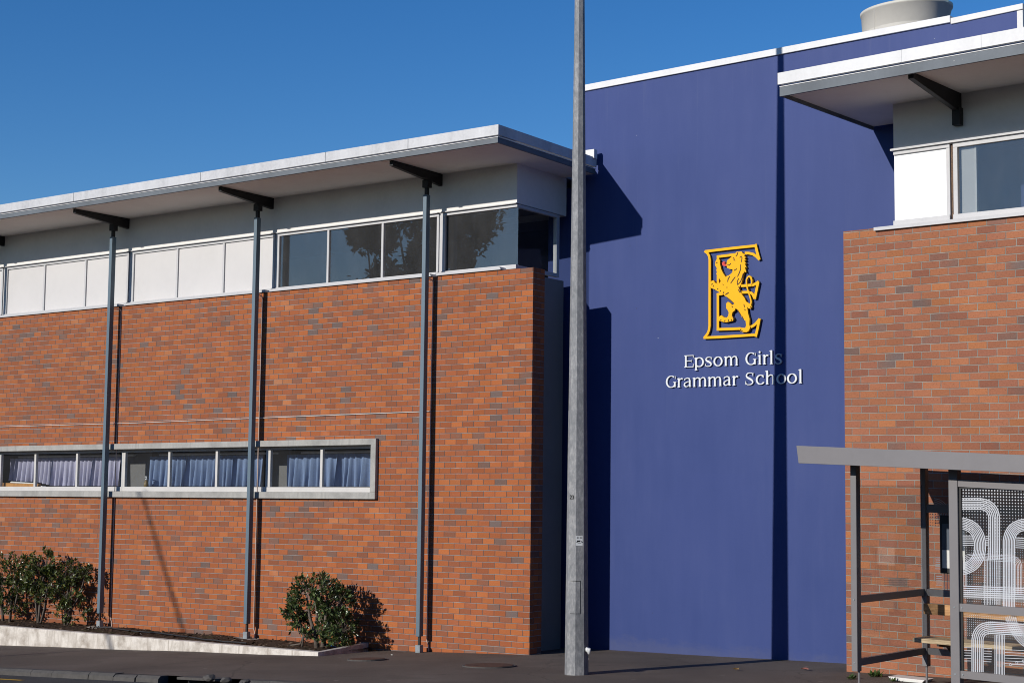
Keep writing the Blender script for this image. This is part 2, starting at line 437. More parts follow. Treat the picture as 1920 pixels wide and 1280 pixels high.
def mat_concrete(name, base, dirt, rust=False, scale=3.0, amount=0.45):
    m, t, out = nt(name)
    co = t.nodes.new("ShaderNodeTexCoord").outputs['Object']
    a = noise_tex(t, co, scale, 6, 0.65)
    st = noise_tex(t, mapping(t, co, (7, 7, 0.8)), 2.0, 5, 0.65)
    g = noise_tex(t, co, 70.0, 2, 0.6)
    f = mth(t, 'MULTIPLY', ramp(t, a.outputs[0], [(0.42, 0.0), (0.68, 1.0)]), amount)
    f2 = mth(t, 'MULTIPLY', ramp(t, st.outputs[0], [(0.48, 0.0), (0.72, 1.0)]), amount)
    c = mixc(t, mth(t, 'MAXIMUM', f, f2), base, dirt)
    gg = mth(t, 'ADD', 0.88, mth(t, 'MULTIPLY', g.outputs[0], 0.24))
    tc = t.nodes.new("ShaderNodeCombineColor")
    for k in range(3): t.links.new(gg, tc.inputs[k])
    c = mixc(t, 1.0, c, tc.outputs[0], 'MULTIPLY')
    bsdf(t, out, c, 0.85, 0.0, 0.25, g.outputs[0], 0.35, 0.006)
    return m
M['concrete'] = mat_concrete("stained_concrete", (0.44, 0.43, 0.40), (0.16, 0.16, 0.155))
M['whitewash'] = mat_concrete("chipped_white_paint", (0.76, 0.71, 0.64), (0.27, 0.22, 0.17), scale=4.5, amount=0.75)
M['kerb'] = mat_concrete("old_kerb_stone", (0.105, 0.098, 0.092), (0.035, 0.033, 0.031), scale=9)
M['pad'] = mat_concrete("pad_concrete", (0.46, 0.44, 0.40), (0.25, 0.22, 0.19), scale=5)

def mat_asphalt(name, base, lt):
    m, t, out = nt(name)
    co = t.nodes.new("ShaderNodeTexCoord").outputs['Object']
    a = noise_tex(t, mapping(t, co, (1, 0.5, 1)), 0.7, 5, 0.6)
    g = noise_tex(t, co, 90.0, 3, 0.7)
    v = t.nodes.new("ShaderNodeTexVoronoi"); v.inputs['Scale'].default_value = 130.0; t.links.new(co, v.inputs['Vector'])
    f = mth(t, 'ADD', mth(t, 'MULTIPLY', a.outputs[0], 0.6), mth(t, 'MULTIPLY', g.outputs[0], 0.4))
    c = ramp(t, f, [(0.3, tuple(x * 0.6 for x in base)), (0.5, base), (0.72, lt)])
    cr = t.nodes.new("ShaderNodeTexVoronoi"); cr.feature = 'DISTANCE_TO_EDGE'; cr.inputs['Scale'].default_value = 0.45
    wv = noise_tex(t, co, 1.6, 4, 0.6)
    wm = mixc(t, 0.35, co, wv.outputs[1]); t.links.new(wm, cr.inputs['Vector'])
    ck = mth(t, 'MULTIPLY', mth(t, 'LESS_THAN', cr.outputs[0], 0.004), 0.35)
    c = mixc(t, ck, c, (0.02, 0.018, 0.017))
    gum = t.nodes.new("ShaderNodeTexVoronoi"); gum.inputs['Scale'].default_value = 1.9; t.links.new(co, gum.inputs['Vector'])
    c = mixc(t, mth(t, 'MULTIPLY', mth(t, 'LESS_THAN', gum.outputs[0], 0.06), 0.55), c, tuple(x * 1.9 for x in lt))
    pt = noise_tex(t, mapping(t, co, (0.9, 1.5, 1)), 0.55, 2, 0.4, 0.5)
    c = mixc(t, ramp(t, pt.outputs[0], [(0.535, 0.0), (0.55, 0.35)]), c, tuple(x * 0.72 for x in base))
    grit = t.nodes.new("ShaderNodeTexVoronoi"); grit.inputs['Scale'].default_value = 55.0; t.links.new(co, grit.inputs['Vector'])
    c = mixc(t, mth(t, 'MULTIPLY', mth(t, 'LESS_THAN', grit.outputs[0], 0.2), 0.45), c, tuple(x * 1.8 for x in lt))
    bsdf(t, out, c, 0.85, 0.0, 0.25, mth(t, 'ADD', v.outputs[0], g.outputs[0]), 0.5, 0.006)
    return m
M['asphalt'] = mat_asphalt("footpath_asphalt", (0.138, 0.111, 0.090), (0.190, 0.158, 0.132))
M['road'] = mat_asphalt("road_asphalt", (0.07, 0.068, 0.066), (0.10, 0.098, 0.094))
M['ground'] = mat_asphalt("distant_ground", (0.06, 0.07, 0.04), (0.09, 0.10, 0.06))

def mat_soil():
    m, t, out = nt("bark_mulch_soil")
    co = t.nodes.new("ShaderNodeTexCoord").outputs['Object']
    a = noise_tex(t, co, 22.0, 6, 0.75)
    b = noise_tex(t, co, 1.6, 4, 0.6)
    c = ramp(t, a.outputs[0], [(0.3, (0.022, 0.014, 0.01)), (0.5, (0.065, 0.042, 0.028)), (0.72, (0.16, 0.11, 0.07))])
    gm = ramp(t, b.outputs[0], [(0.56, 0.0), (0.72, 0.7)])
    c = mixc(t, gm, c, (0.06, 0.07, 0.025))
    bsdf(t, out, c, 0.95, 0.0, 0.15, a.outputs[0], 0.9, 0.02)
    return m
M['soil'] = mat_soil()

def mat_galv():
    m, t, out = nt("galvanised_steel")
    co = t.nodes.new("ShaderNodeTexCoord").outputs['Object']
    a = noise_tex(t, mapping(t, co, (1, 1, 0.45)), 26.0, 4, 0.7)
    b = noise_tex(t, co, 2.0, 4, 0.6)
    f = mth(t, 'ADD', mth(t, 'MULTIPLY', a.outputs[0], 0.65), mth(t, 'MULTIPLY', b.outputs[0], 0.35))
    c = ramp(t, f, [(0.34, (0.17, 0.18, 0.19)), (0.5, (0.25, 0.255, 0.265)), (0.64, (0.38, 0.38, 0.38))])
    sc = noise_tex(t, mapping(t, co, (1, 1, 0.6)), 13.0, 5, 0.75)
    sm = ramp(t, sc.outputs[0], [(0.66, 0.0), (0.72, 0.65)])
    c = mixc(t, sm, c, (0.6, 0.6, 0.58))
    bsdf(t, out, c, 0.68, 0.1, 0.3, a.outputs[0], 0.1, 0.004)
    return m
M['galv'] = mat_galv()

def mat_wood(name, base, dark, scale=1.0):
    m, t, out = nt(name)
    co = t.nodes.new("ShaderNodeTexCoord").outputs['Object']
    a = noise_tex(t, mapping(t, co, (2 * scale, 2 * scale, 30)), 2.0, 5, 0.65, 0.6)
    c = ramp(t, a.outputs[0], [(0.35, dark), (0.55, base), (0.7, tuple(min(1, x * 1.2) for x in base))])
    bsdf(t, out, c, 0.6, 0.0, 0.3, a.outputs[0], 0.15, 0.003)
    return m
M['wood'] = mat_wood("varnished_bench_wood", (0.55, 0.30, 0.13), (0.33, 0.16, 0.06))
M['wood_pale'] = mat_wood("worn_pale_wood", (0.55, 0.43, 0.27), (0.25, 0.18, 0.10))
M['timber'] = mat_wood("exposed_timber", (0.16, 0.085, 0.045), (0.04, 0.022, 0.014), 20)

def mat_leaf(name, a, b, rough=0.32):
    m, t, out = nt(name)
    g = t.nodes.new("ShaderNodeNewGeometry")
    c = ramp(t, g.outputs['Random Per Island'], [(0.0, tuple(x * 0.45 for x in a)), (0.45, a), (0.85, b), (1.0, tuple(min(1, x * 1.35) for x in b))])
    b1 = bsdf(t, out, c, rough, 0.0, 0.5)
    tr = t.nodes.new("ShaderNodeBsdfTranslucent"); t.links.new(mixc(t, 1.0, c, (0.9, 1.0, 0.5), 'MULTIPLY'), tr.inputs[0])
    ms = t.nodes.new("ShaderNodeMixShader"); ms.inputs[0].default_value = 0.18
    t.links.new(b1.outputs[0], ms.inputs[1]); t.links.new(tr.outputs[0], ms.inputs[2]); t.links.new(ms.outputs[0], out.inputs[0])
    return m
M['leaf'] = mat_leaf("camellia_leaf", (0.050, 0.078, 0.028), (0.125, 0.17, 0.052))
M['leaf2'] = mat_leaf("olive_leaf", (0.065, 0.088, 0.026), (0.145, 0.17, 0.045))
M['leaf_tree'] = mat_leaf("tree_leaf", (0.03, 0.045, 0.02), (0.05, 0.07, 0.028), 0.6)
M['weed'] = mat_leaf("weed_leaf", (0.06, 0.11, 0.025), (0.11, 0.17, 0.04), 0.5)

def mat_glass(name, tint=(0.80, 0.86, 0.88), rough=0.0, refl=1.0, wavy=False, dust=0.0):
    m, t, out = nt(name)
    tr = t.nodes.new("ShaderNodeBsdfTransparent"); tr.inputs[0].default_value = (*tint, 1)
    gl = t.nodes.new("ShaderNodeBsdfGlossy"); gl.inputs['Roughness'].default_value = rough; gl.inputs[0].default_value = (1.0, 0.86, 0.78, 1)
    if wavy:
        wn_ = noise_tex(t, t.nodes.new("ShaderNodeTexCoord").outputs['Object'], 1.1, 1, 0.4); bp = t.nodes.new("ShaderNodeBump"); bp.inputs['Strength'].default_value = 0.12; bp.inputs['Distance'].default_value = 0.012
        t.links.new(wn_.outputs[0], bp.inputs['Height']); t.links.new(bp.outputs[0], gl.inputs['Normal'])
    g = t.nodes.new("ShaderNodeNewGeometry"); dt = t.nodes.new("ShaderNodeVectorMath"); dt.operation = 'DOT_PRODUCT'
    t.links.new(g.outputs['Normal'], dt.inputs[0]); t.links.new(g.outputs['Incoming'], dt.inputs[1])
    k = mth(t, 'POWER', mth(t, 'SUBTRACT', 1.0, mth(t, 'ABSOLUTE', dt.outputs['Value'])), 5.0)
    fres = mth(t, 'ADD', 0.045, mth(t, 'MULTIPLY', k, 0.955))
    ms = t.nodes.new("ShaderNodeMixShader")
    t.links.new(mth(t, 'MULTIPLY', fres, refl, clamp=True), ms.inputs[0])
    t.links.new(tr.outputs[0], ms.inputs[1]); t.links.new(gl.outputs[0], ms.inputs[2]); res = ms.outputs[0]
    if dust:                                            # film of dust and rain marks on the pane
        co = t.nodes.new("ShaderNodeTexCoord").outputs['Object']
        dn = noise_tex(t, mapping(t, co, (1.5, 1.5, 0.7)), 2.2, 5, 0.7)
        df = t.nodes.new("ShaderNodeBsdfDiffuse"); df.inputs[0].default_value = (0.5, 0.5, 0.52, 1)
        m2 = t.nodes.new("ShaderNodeMixShader"); t.links.new(mth(t, 'MULTIPLY', ramp(t, dn.outputs[0], [(0.3, 0.7), (0.7, 1.25)]), dust), m2.inputs[0])
        t.links.new(res, m2.inputs[1]); t.links.new(df.outputs[0], m2.inputs[2]); res = m2.outputs[0]
    t.links.new(res, out.inputs[0])
    return m
M['glass'] = mat_glass("window_glass", (0.96, 0.97, 0.97), refl=0.42, dust=0.015)
M['glass_tint'] = mat_glass("tinted_window_glass", (0.86, 0.88, 0.88), refl=2.1, wavy=True, dust=0.034)
M['glass_clear'] = mat_glass("shelter_glass", (0.95, 0.96, 0.96), refl=0.8, dust=0.02)

# ------------------------------------------------------------------ the street
def sheet(name, mat, ss, ns, fz, base):
    mb = MB(); g = [[mb.vert(Vector((*(FL.o + FL.h * s - FL.n * n).xy, fz(s, n))), (s, n, 0)) for n in ns] for s in ss]
    for i in range(len(ss) - 1):
        for j in range(len(ns) - 1):
            if base and base(ss[i], ss[i + 1], ns[j], ns[j + 1]): continue
            mb.face([g[i][j], g[i + 1][j], g[i + 1][j + 1], g[i][j + 1]], 'v')
    return kind(mb.build(name, mat), 'structure')
def lin(a, b, k): return [a + (b - a) * i / k for i in range(k + 1)]

cl = lambda x, a, b: max(a, min(b, x))
sheet("terrain", M['ground'], [-900, -300, -60, -41, 0, 41, 60, 300, 900], [-900, -300, -60, -9, 0, 5, 16, 40, 100, 300, 900],
      lambda s, n: zg(cl(s, -60, 60), cl(n, -9, 40)) - 0.35, None)
BED_S, BED_N = -2.9, 1.53
def under_bed(s0, s1, n0, n1): return s1 <= BED_S + 0.01 and n1 <= BED_N - 0.1
sheet("footpath", M['asphalt'], [-41, -25] + lin(-18, -3.4, 20) + [BED_S] + lin(-2.2, 14, 24) + [25, 41], lin(-3.2, 0, 6) + [0.7, BED_N - 0.12] + lin(1.9, 5.36, 8),
      lambda s, n: zg(s, n) + 0.012 * noise.noise(Vector((s * 0.6, n * 0.6, 3))), under_bed)
sheet("road", M['road'], lin(-41, 41, 40), lin(5.52, 15.5, 12), lambda s, n: zg(s, n) - 0.085, None)

# kerb stones, one long line of short blocks with an inlet gap
kb = MB()
INLET = (sn(ghit(300, 1272))[0], sn(ghit(372, 1276))[0])
s_ = -20.0
while s_ < 8.0:
    ln = random.uniform(0.38, 0.52)
    e = s_ + ln
    if not (e > INLET[0] + 0.05 and s_ < INLET[1] - 0.05):
        s1 = e - random.uniform(0.004, 0.014)
        dz = random.uniform(-0.008, 0.006); dn = random.uniform(-0.012, 0.012)
        pts = []
        for s in (s_, s1):
            for n, z in ((5.34, 0.006 + dz), (5.49 + dn, 0.004 + dz), (5.53 + dn, -0.03 + dz), (5.545 + dn, -0.2), (5.34, -0.2)):
                pts.append(kb.vert(gp(s, n, z + random.uniform(-.003, .003))))
        for k in range(5):
            kb.face([pts[k], pts[(k + 1) % 5], pts[5 + (k + 1) % 5], pts[5 + k]], 't')
        kb.face([pts[k] for k in range(5)][::-1], 't'); kb.face([pts[5 + k] for k in range(5)], 't')
    s_ = e
kind(kb.build("kerb", M['kerb']), 'structure')

# storm drain inlet let into the kerb
def gbox(mb, s0, s1, n0, n1, z0, z1):
    i = [mb.vert(gp(s, n, z)) for s in (s0, s1) for n in (n0, n1) for z in (z0, z1)]
    for q in ((0, 1, 5, 4), (2, 6, 7, 3), (0, 2, 3, 1), (4, 5, 7, 6), (0, 4, 6, 2), (1, 3, 7, 5)): mb.face([i[k] for k in q], 't')
dr = thing("storm_drain", "dark storm drain mouth set in the kerb at the roadside", "drain", gp((INLET[0] + INLET[1]) / 2, 5.5, -0.13))
mb = MB(); gbox(mb, INLET[0] - .02, INLET[1] + .02, 5.3, 5.52, -0.028, 0.004); mb.build("lintel", M['kerb'], dr)
mb = MB(); gbox(mb, INLET[0], INLET[1], 5.1, 5.34, -0.3, -0.028); mb.build("chamber", M['black'], dr)
mb = MB(); gbox(mb, INLET[0] + .1, INLET[1] - .1, 5.56, 5.85, -0.083, -0.07); mb.build("grate", M['rust'], dr)

# broken stones lying by the inlet
def rock(center, r, squash, mat, name, seed, jag=0.35):
    bm = bmesh.new(); bmesh.ops.create_icosphere(bm, subdivisions=2, radius=1.0)
    for v in bm.verts:
        k = 1 + jag * noise.noise(v.co * 1.7 + Vector((seed, seed * 2, 0)))
        v.co = Vector((v.co.x * r * k, v.co.y * r * 0.8 * k, v.co.z * r * squash * k))
    me = bpy.data.meshes.new(name); bm.to_mesh(me); bm.free(); me.materials.append(mat)
    o = bpy.data.objects.new(name, me); o.location = center; o.rotation_euler = (0, 0, seed); COL.objects.link(o)
    return o
for k, (x, y, r, lab) in enumerate(((392, 1274, 0.10, "largest grey broken stone lying right beside the storm drain mouth"), (424, 1277, 0.075, "grey broken stone second to the right of the storm drain mouth"), (462, 1279, 0.06, "small broken stone lying on the kerb farthest from the storm drain"))):
    p = ghit(x, y, 0.0); tag(rock(p + Vector((0, 0, r * 0.25)), r, 0.5, M['kerb'], "broken_stone", k + 2.3), lab, "stone", "broken stones by the drain")

# yellow line on the road
yl = MB()
YL = sn(ghit(22, 1273.2, -.081))[1]; YE = sn(ghit(45, 1274, -.081))[0]
a = [yl.vert(gp(s, n, -0.081)) for s in lin(-20, YE, 20) for n in (YL - .05, YL + .05)]
for k in range(20): yl.face([a[2 * k], a[2 * k + 2], a[2 * k + 3], a[2 * k + 1]], 'v')
kind(yl.build("road_marking", M['yellow_line']), 'structure')

# manhole covers
def disc(mb, c, r, h, sx=1.0, seg=28):
    s0, n0 = sn(c)
    top = [mb.vert(gp(s0 + r * math.cos(2 * math.pi * k / seg), n0 + r * sx * math.sin(2 * math.pi * k / seg), h)) for k in range(seg)]
    bot = [mb.vert(gp(s0 + r * 1.01 * math.cos(2 * math.pi * k / seg), n0 + r * 1.01 * sx * math.sin(2 * math.pi * k / seg), -0.05)) for k in range(seg)]
    mb.face(top, 't')
    for k in range(seg): mb.face([bot[k], bot[(k + 1) % seg], top[(k + 1) % seg], top[k]], 't')
for (x, y, r, lab) in ((917, 1248, 0.34, "larger rusty round access cover in the footpath nearer the lamp post"), (688, 1236, 0.26, "smaller rusty access cover in the footpath nearer the round shrub")):
    c = ghit(x, y); mc = thing("access_cover", lab, "cover", c, "rusty covers in the footpath")
    mb = MB(); disc(mb, c, r + 0.035, 0.014); mb.build("cover_rim", M['kerb'], mc)
    mb = MB(); disc(mb, c, r, 0.019); mb.build("cover_plate", M['rust'], mc)

# planting bed, its low white wall
WALL_TOP = 0.0
def bed_v(s, n): return -0.055 + 0.03 * noise.noise(Vector((s * 1.3, n * 1.6, 0))) + 0.016 * noise.noise(Vector((s * 5, n * 5, 1))) - 0.03 * (1 - min(1, n / 0.9)) + (0.012 if n < 0.6 else 0)
mb = MB(); ss = lin(-20, -3.0, 170); ns = lin(-0.02, 1.46, 18)
g = [[mb.vert(FL.p(s if i < len(ss) - 1 else -3.05 + 0.1 * n / 1.5 - .04, -n, bed_v(s, n)), (s, n, 0)) for n in ns] for i, s in enumerate(ss)]
for i in range(len(ss) - 1):
    for j in range(len(ns) - 1): mb.face([g[i][j], g[i + 1][j], g[i + 1][j + 1], g[i][j + 1]], 'v')
kind(mb.build("soil", M['soil'], smooth=True), 'structure')
# loose bark chips
mb = MB()
for k in range(1500):
    s, n = random.uniform(-12.5, -3.1), random.uniform(0.05, 1.42)
    c = FL.p(s, -n, bed_v(s, n) + 0.006); L_ = random.uniform(0.012, 0.05); w_ = L_ * random.uniform(0.25, 0.5); a_ = random.uniform(0, 6.28)
    dx = FL.h * math.cos(a_) + FL.n * math.sin(a_); dy = FL.h * -math.sin(a_) + FL.n * math.cos(a_); up = Vector((0, 0, random.uniform(-.5, .9) * L_))
    i = [mb.vert(c - dx * L_ - dy * w_), mb.vert(c + dx * L_ - dy * w_ + up), mb.vert(c + dx * L_ + dy * w_ + up), mb.vert(c - dx * L_ + dy * w_ + Vector((0, 0, .006)))]
    mb.face(i, 't')
m_chip, t_, out_ = nt("bark_chip")
g_ = t_.nodes.new("ShaderNodeNewGeometry")
bsdf(t_, out_, ramp(t_, g_.outputs['Random Per Island'], [(0, (0.03, 0.018, 0.011)), (0.6, (0.10, 0.062, 0.038)), (0.93, (0.19, 0.12, 0.075)), (1.0, (0.34, 0.30, 0.24))]), 0.9, 0, 0.2)
kind(mb.build("bark_mulch", m_chip), 'stuff')

rw = thing("retaining_wall", "low white painted retaining wall in front of the planting bed", "wall", FL.p(-6, -1.55, -0.3))
mb = MB()
ss = lin(-20, BED_S, 60)
for k in range(len(ss) - 1):
    pass
pf = []
for s in ss:
    zt = WALL_TOP + 0.004 * noise.noise(Vector((s * 2, 0, 0)))
    pf.append([mb.vert(FL.p(s, -1.56 + 0.006 * noise.noise(Vector((s * 3, 1, z * 9))), z)) for z in (-1.4, -0.45, -0.25, -0.12, zt - 0.006)] + [mb.vert(FL.p(s, -1.553, zt)), mb.vert(FL.p(s, -1.43, zt)), mb.vert(FL.p(s, -1.42, zt - 0.01)), mb.vert(FL.p(s, -1.42, -1.4))])
for a, b in zip(pf, pf[1:]):
    for k in range(8): mb.face([a[k], b[k], b[k + 1], a[k + 1]], 't')
mb.face(pf[-1], 't'); mb.face(pf[0][::-1], 't')
mb.build("wall_front", M['whitewash'], rw)
mb = MB()
q = [FL.p(BED_S + .002, -1.555, -.4), FL.p(-3.17, -.01, -.4), FL.p(-3.29, -.01, -.4), FL.p(BED_S - .12, -1.43, -.4)]
lo_ = [mb.vert(p) for p in q]; hi_ = [mb.vert(p + Vector((0, 0, .396))) for p in q]
mb.face(lo_[::-1], 't'); mb.face(hi_, 't')
for k in range(4): mb.face([lo_[k], lo_[(k + 1) % 4], hi_[(k + 1) % 4], hi_[k]], 't')
mb.build("wall_return", M['whitewash'], rw, bevel=0.006)

# ------------------------------------------------------------------ left brick building
S_END = -16.0
V_SILL = 5.975
LB = thing("brick_building", "orange brick building with slim posts and flat white roof, left of lamp post", "building", FL.p(-5, 0, 0))
WS, WV0, WV1 = -3.05, 2.35, 3.355
mb = MB()
mb.box(FL, S_END, WS, 0, .3, -1.2, WV0).box(FL, S_END, WS, 0, .3, WV1, V_SILL).box(FL, WS, 0.005, 0, .33, -0.6, V_SILL).box(FL, S_END, S_END + 1.2, 0, .3, WV0, WV1)
mb.build("brick_wall", M['brick'], LB)
mb = MB(); mb.box(FL, -0.62, FL.px(970, 440, .17)[0] - .004, .30, 1.56, -0.6, V_SILL - 0.01)
mb.build("end_cladding", M['grey_end'], LB)
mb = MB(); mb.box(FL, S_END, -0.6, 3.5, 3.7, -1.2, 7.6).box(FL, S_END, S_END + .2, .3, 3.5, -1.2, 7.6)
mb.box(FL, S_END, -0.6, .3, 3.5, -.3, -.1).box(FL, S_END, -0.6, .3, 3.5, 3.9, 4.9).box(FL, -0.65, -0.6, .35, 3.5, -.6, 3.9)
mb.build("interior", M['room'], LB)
mb = MB(); mb.box(FL, S_END + .2, -0.62, .45, 3.5, 7.25, 7.33)
mb.build("interior_ceiling", M['ceiling'], LB)
# upper wall above the windows, and round the corner
NB = 0.15
WN = NB + .02
CORN = FL.px(970, 440, WN)[0]
mb = MB(); mb.box(FL, S_END, CORN, NB, NB + .22, 7.06, 7.70)
mb.box(FL, CORN - .2, CORN, NB + .22, 1.62, 7.06, 7.70)
mb.build("upper_wall", M['plaster'], LB)
# flat roof
rf = MB(); rf.box(FL, S_END, -0.45, -1.05, 6.0, 7.72, 7.93).box(FL, -0.45, .02, -1.05, 1.50, 7.72, 7.93)
rf = rf.build("roof", M['fascia_white'], LB)
mb = MB(); mb.box(FL, S_END, .225, -1.315, -1.25, 7.80, 7.957).box(FL, .18, .225, -1.25, 1.52, 7.80, 7.957)
mb.build("gutter_fascia", M['fascia_white'], rf)
mb = MB(); mb.box(FL, S_END, .214, -1.305, -1.25, 7.768, 7.777).box(FL, .18, .214, -1.25, 1.52, 7.768, 7.777)
mb.build("drip_trim", M['trim_white'], rf)
for x_ in (138, 376, 610, 765): 
    q_ = FL.px(x_, 384 - .161 * x_ + 8, -1.315)[0]; MB().box(FL, q_ - .004, q_ + .004, -1.3175, -1.314, 7.80, 7.957).build("gutter_joint", M['fascia_grey'], rf)
mb = MB(); mb.box(FL, S_END, .205, -1.297, -1.25, 7.686, 7.766).box(FL, .18, .205, -1.25, 1.52, 7.686, 7.766)
mb.build("fascia_board", M['fascia_grey'], rf)
mb = MB(); mb.box(FL, S_END, .18, -1.25, NB, 7.70, 7.719).box(FL, -0.455, .18, NB, 1.55, 7.70, 7.719)
mb.build("soffit", M['soffit'], rf)
mb = MB(); mb.box(FL, -1.2, .25, 1.40, 1.50, 7.93, 8.08)
mb.build("upstand", M['fascia_bright'], rf)

def window(F, parent, name, s0, s1, v0, v1, n, divs, pane_mat, pane_name, fm, bar=0.045, ends=(1, 1), dep=0.05, label=None, bot=0.07):
    """a framed strip window: frame mesh, each pane a sub-part"""
    w = MB()
    w.box(F, s0, s1, n - .03, n + dep, v0, v0 + bot)                       # bottom rail
    w.box(F, s0, s1, n - .012, n + dep, v1 - bar, v1)                     # top rail
    if ends[0]: w.box(F, s0, s0 + bar, n - .01, n + dep, v0 + bot, v1 - bar)
    if ends[1]: w.box(F, s1 - bar, s1, n - .01, n + dep, v0 + bot, v1 - bar)
    for d in divs: w.box(F, d - bar / 2, d + bar / 2, n - .008, n + dep, v0 + bot, v1 - bar)
    wo_ = w.build(name, fm, parent, bevel=0.004)
    if label: wo_['label'] = label
    xs = [s0 + (bar if ends[0] else 0)] + list(divs) + [s1 - (bar if ends[1] else 0)]
    for a, b in zip(xs, xs[1:]):
        l = bar / 2 if a in divs else 0; r = bar / 2 if b in divs else 0
        MB().box(F, a + l, b - r, n + .018, n + .026, v0 + bot, v1 - bar).build(pane_name, pane_mat, wo_)
    return wo_

WN = NB + .02
V0, V1 = 6.005, 7.045
bx_ = lambda x, y: FL.px(x, y, WN)[0]
CORN = bx_(970, 440)
bays = [(-16.0, bx_(5.5, 540), (-14.6,), 0), (bx_(11, 540), bx_(241, 515), (bx_(83, 530), bx_(160, 525)), 0), (bx_(248, 515), bx_(515, 490), (bx_(332, 510), bx_(419, 500)), 0),
        (bx_(520, 490), bx_(823, 460), (bx_(615, 480), bx_(717, 470)), 1), (bx_(830, 460), CORN, (), 2)]
for (a, b, dv, k) in bays:
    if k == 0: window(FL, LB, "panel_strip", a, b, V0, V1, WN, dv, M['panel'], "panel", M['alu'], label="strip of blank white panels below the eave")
    elif k == 1: window(FL, LB, "strip_window", a, b, V0, V1, WN, dv, M['glass_tint'], "pane", M['alu'])
    else:
        w = window(FL, LB, "corner_window", a, b, V0, V1, WN, dv, M['glass_tint'], "pane", M['alu'], ends=(1, 0))
        c2 = MB(); n0, n1 = WN + .03, 1.40
        c2.box(FL, CORN - .05, CORN + .01, n0, n1, V0, V0 + .06).box(FL, CORN - .05, CORN + .008, n0, n1, V1 - .05, V1).box(FL, CORN - .06, CORN + .009, n1 - .08, n1, V0 + .06, V1 - .05)
        c2.build("side_frame", M['alu'], w)
        MB().box(FL, CORN - .02, CORN - .012, n0, n1 - .08, V0 + .06, V1 - .05).build("side_pane", M['glass'], w)
# head flashing, sills
for k, (a, b, dv, kk) in enumerate(bays):
    MB().box(FL, a, b, NB - .035, NB, 7.05, 7.066).build("head_flashing", M['alu'], LB)
    e = CORN - .17 if kk == 2 else b
    MB().prism(FL, [(a + .02, 5.985), (e, 5.985), (e - .03, 6.03), (a + .02, 6.03)], -.035, NB + .02).build("sill", M['alu'], LB)
MB().box(FL, S_END, CORN - .005, NB + .08, NB + .25, 5.95, 6.004).build("sill_plate", M['alu'], LB)
for a in [(p_[1] + q_[0]) / 2 for p_, q_ in zip(bays, bays[1:])]:
    MB().box(FL, a - .04, a + .04, NB + .03, NB + .12, 6.0, 7.06).build("mullion", M['alu'], LB)

# roof beams on posts
POSTS = [-13.31, -9.535, -5.755, -1.975]
for k, s in enumerate(POSTS):
    s_b = s + 0.03
    mb = MB()
    prof = [(-1.16, 7.695), (-1.16, 7.615), (-.25, 7.535), (NB - .005, 7.50), (NB - .005, 7.695)]
    i0 = [mb.vert(FL.p(s_b - .035, n, v)) for n, v in prof]; i1 = [mb.vert(FL.p(s_b + .035, n, v)) for n, v in prof]
    mb.face(i0, 't'); mb.face(i1[::-1], 't')
    for j in range(5): mb.face([i0[j], i0[(j + 1) % 5], i1[(j + 1) % 5], i1[j]], 't')
    mb.build("roof_beam", M['dark_steel'], LB)
    vb = -0.045 if k < 3 else -0.05
    mb = MB(); mb.box(FL, s - .04, s + .035, -.24, -.14, vb + .235, 7.30)
    po = mb.build("post", M['post'], LB, bevel=0.005)
    mb = MB(); mb.box(FL, s - .028, s + .03, -.215, -.165, 7.30, 7.42).box(FL, s - .055, s + .06, -.245, -.135, 7.42, 7.54).prism(FL, [(s - .02, 7.30), (s + .024, 7.30), (s + .045, 7.42), (s - .04, 7.42)], -.19, -.186)
    mb.build("post_head", M['dark_steel'], po)
    mb = MB(); mb.box(FL, s - .02, s + .018, -.205, -.175, vb + .10, vb + .235)
    mb.build("post_pin", M['dark_steel'], po)
    mb = MB(); mb.box(FL, s - .05, s + .045, -.235, -.145, vb - .03, vb + .10)
    mb.build("post_shoe", M['cup'], po, bevel=0.006)
    # earthing conduit beside the post
    sc = s + (.07 if k == 1 else .0)
    sc = {0: s + .1, 1: -9.44, 2: -5.755, 3: -1.95}[k]
    mb = MB(); mb.tube([FL.p(s, -.15, 5.93), FL.p((s + sc) / 2, -.09, 5.93), FL.p(sc, -.025, 5.91), FL.p(sc, -.012, 5.86), FL.p(sc - .01, -.012, 3.0), FL.p(sc - .012, -.012, .1), FL.p(sc + .02, -.012, .03), FL.p(sc + .03, -.012, -.06)], .0095, 6)
    mb.build("conduit", M['conduit'], LB)
    if 0 < k:
        pd = MB(); s0_, n0_ = s, .19
        ring = [(s + .3 * math.cos(a_) - .05, -.19 + .20 * math.sin(a_)) for a_ in [2 * math.pi * j / 14 for j in range(14)]]
        if k < 3:
            top_ = [pd.vert(FL.p(x, min(y, -.003), vb - .018)) for x, y in ring]; bt_ = [pd.vert(FL.p(x, min(y, -.003), vb - .16)) for x, y in ring]
            pd.face(top_, 't')
            for j in range(14): pd.face([bt_[j], bt_[(j + 1) % 14], top_[(j + 1) % 14], top_[j]], 't')
            tag(pd.build("concrete_pad", M['pad'], origin=FL.p(s, -.19, vb)), "pale concrete pad under the post " + ("between the shrubs and the round shrub" if k == 2 else "standing right beside the left shrubs"), "pad", "concrete pads under posts")

# thin wire strung along the wall
MB().tube([FL.p(-16, -.02, 3.76), FL.p(-9, -.016, 3.742), FL.p(-1.98, -.02, 3.775)], .005, 5).build("wire", M['trim_white'], LB)

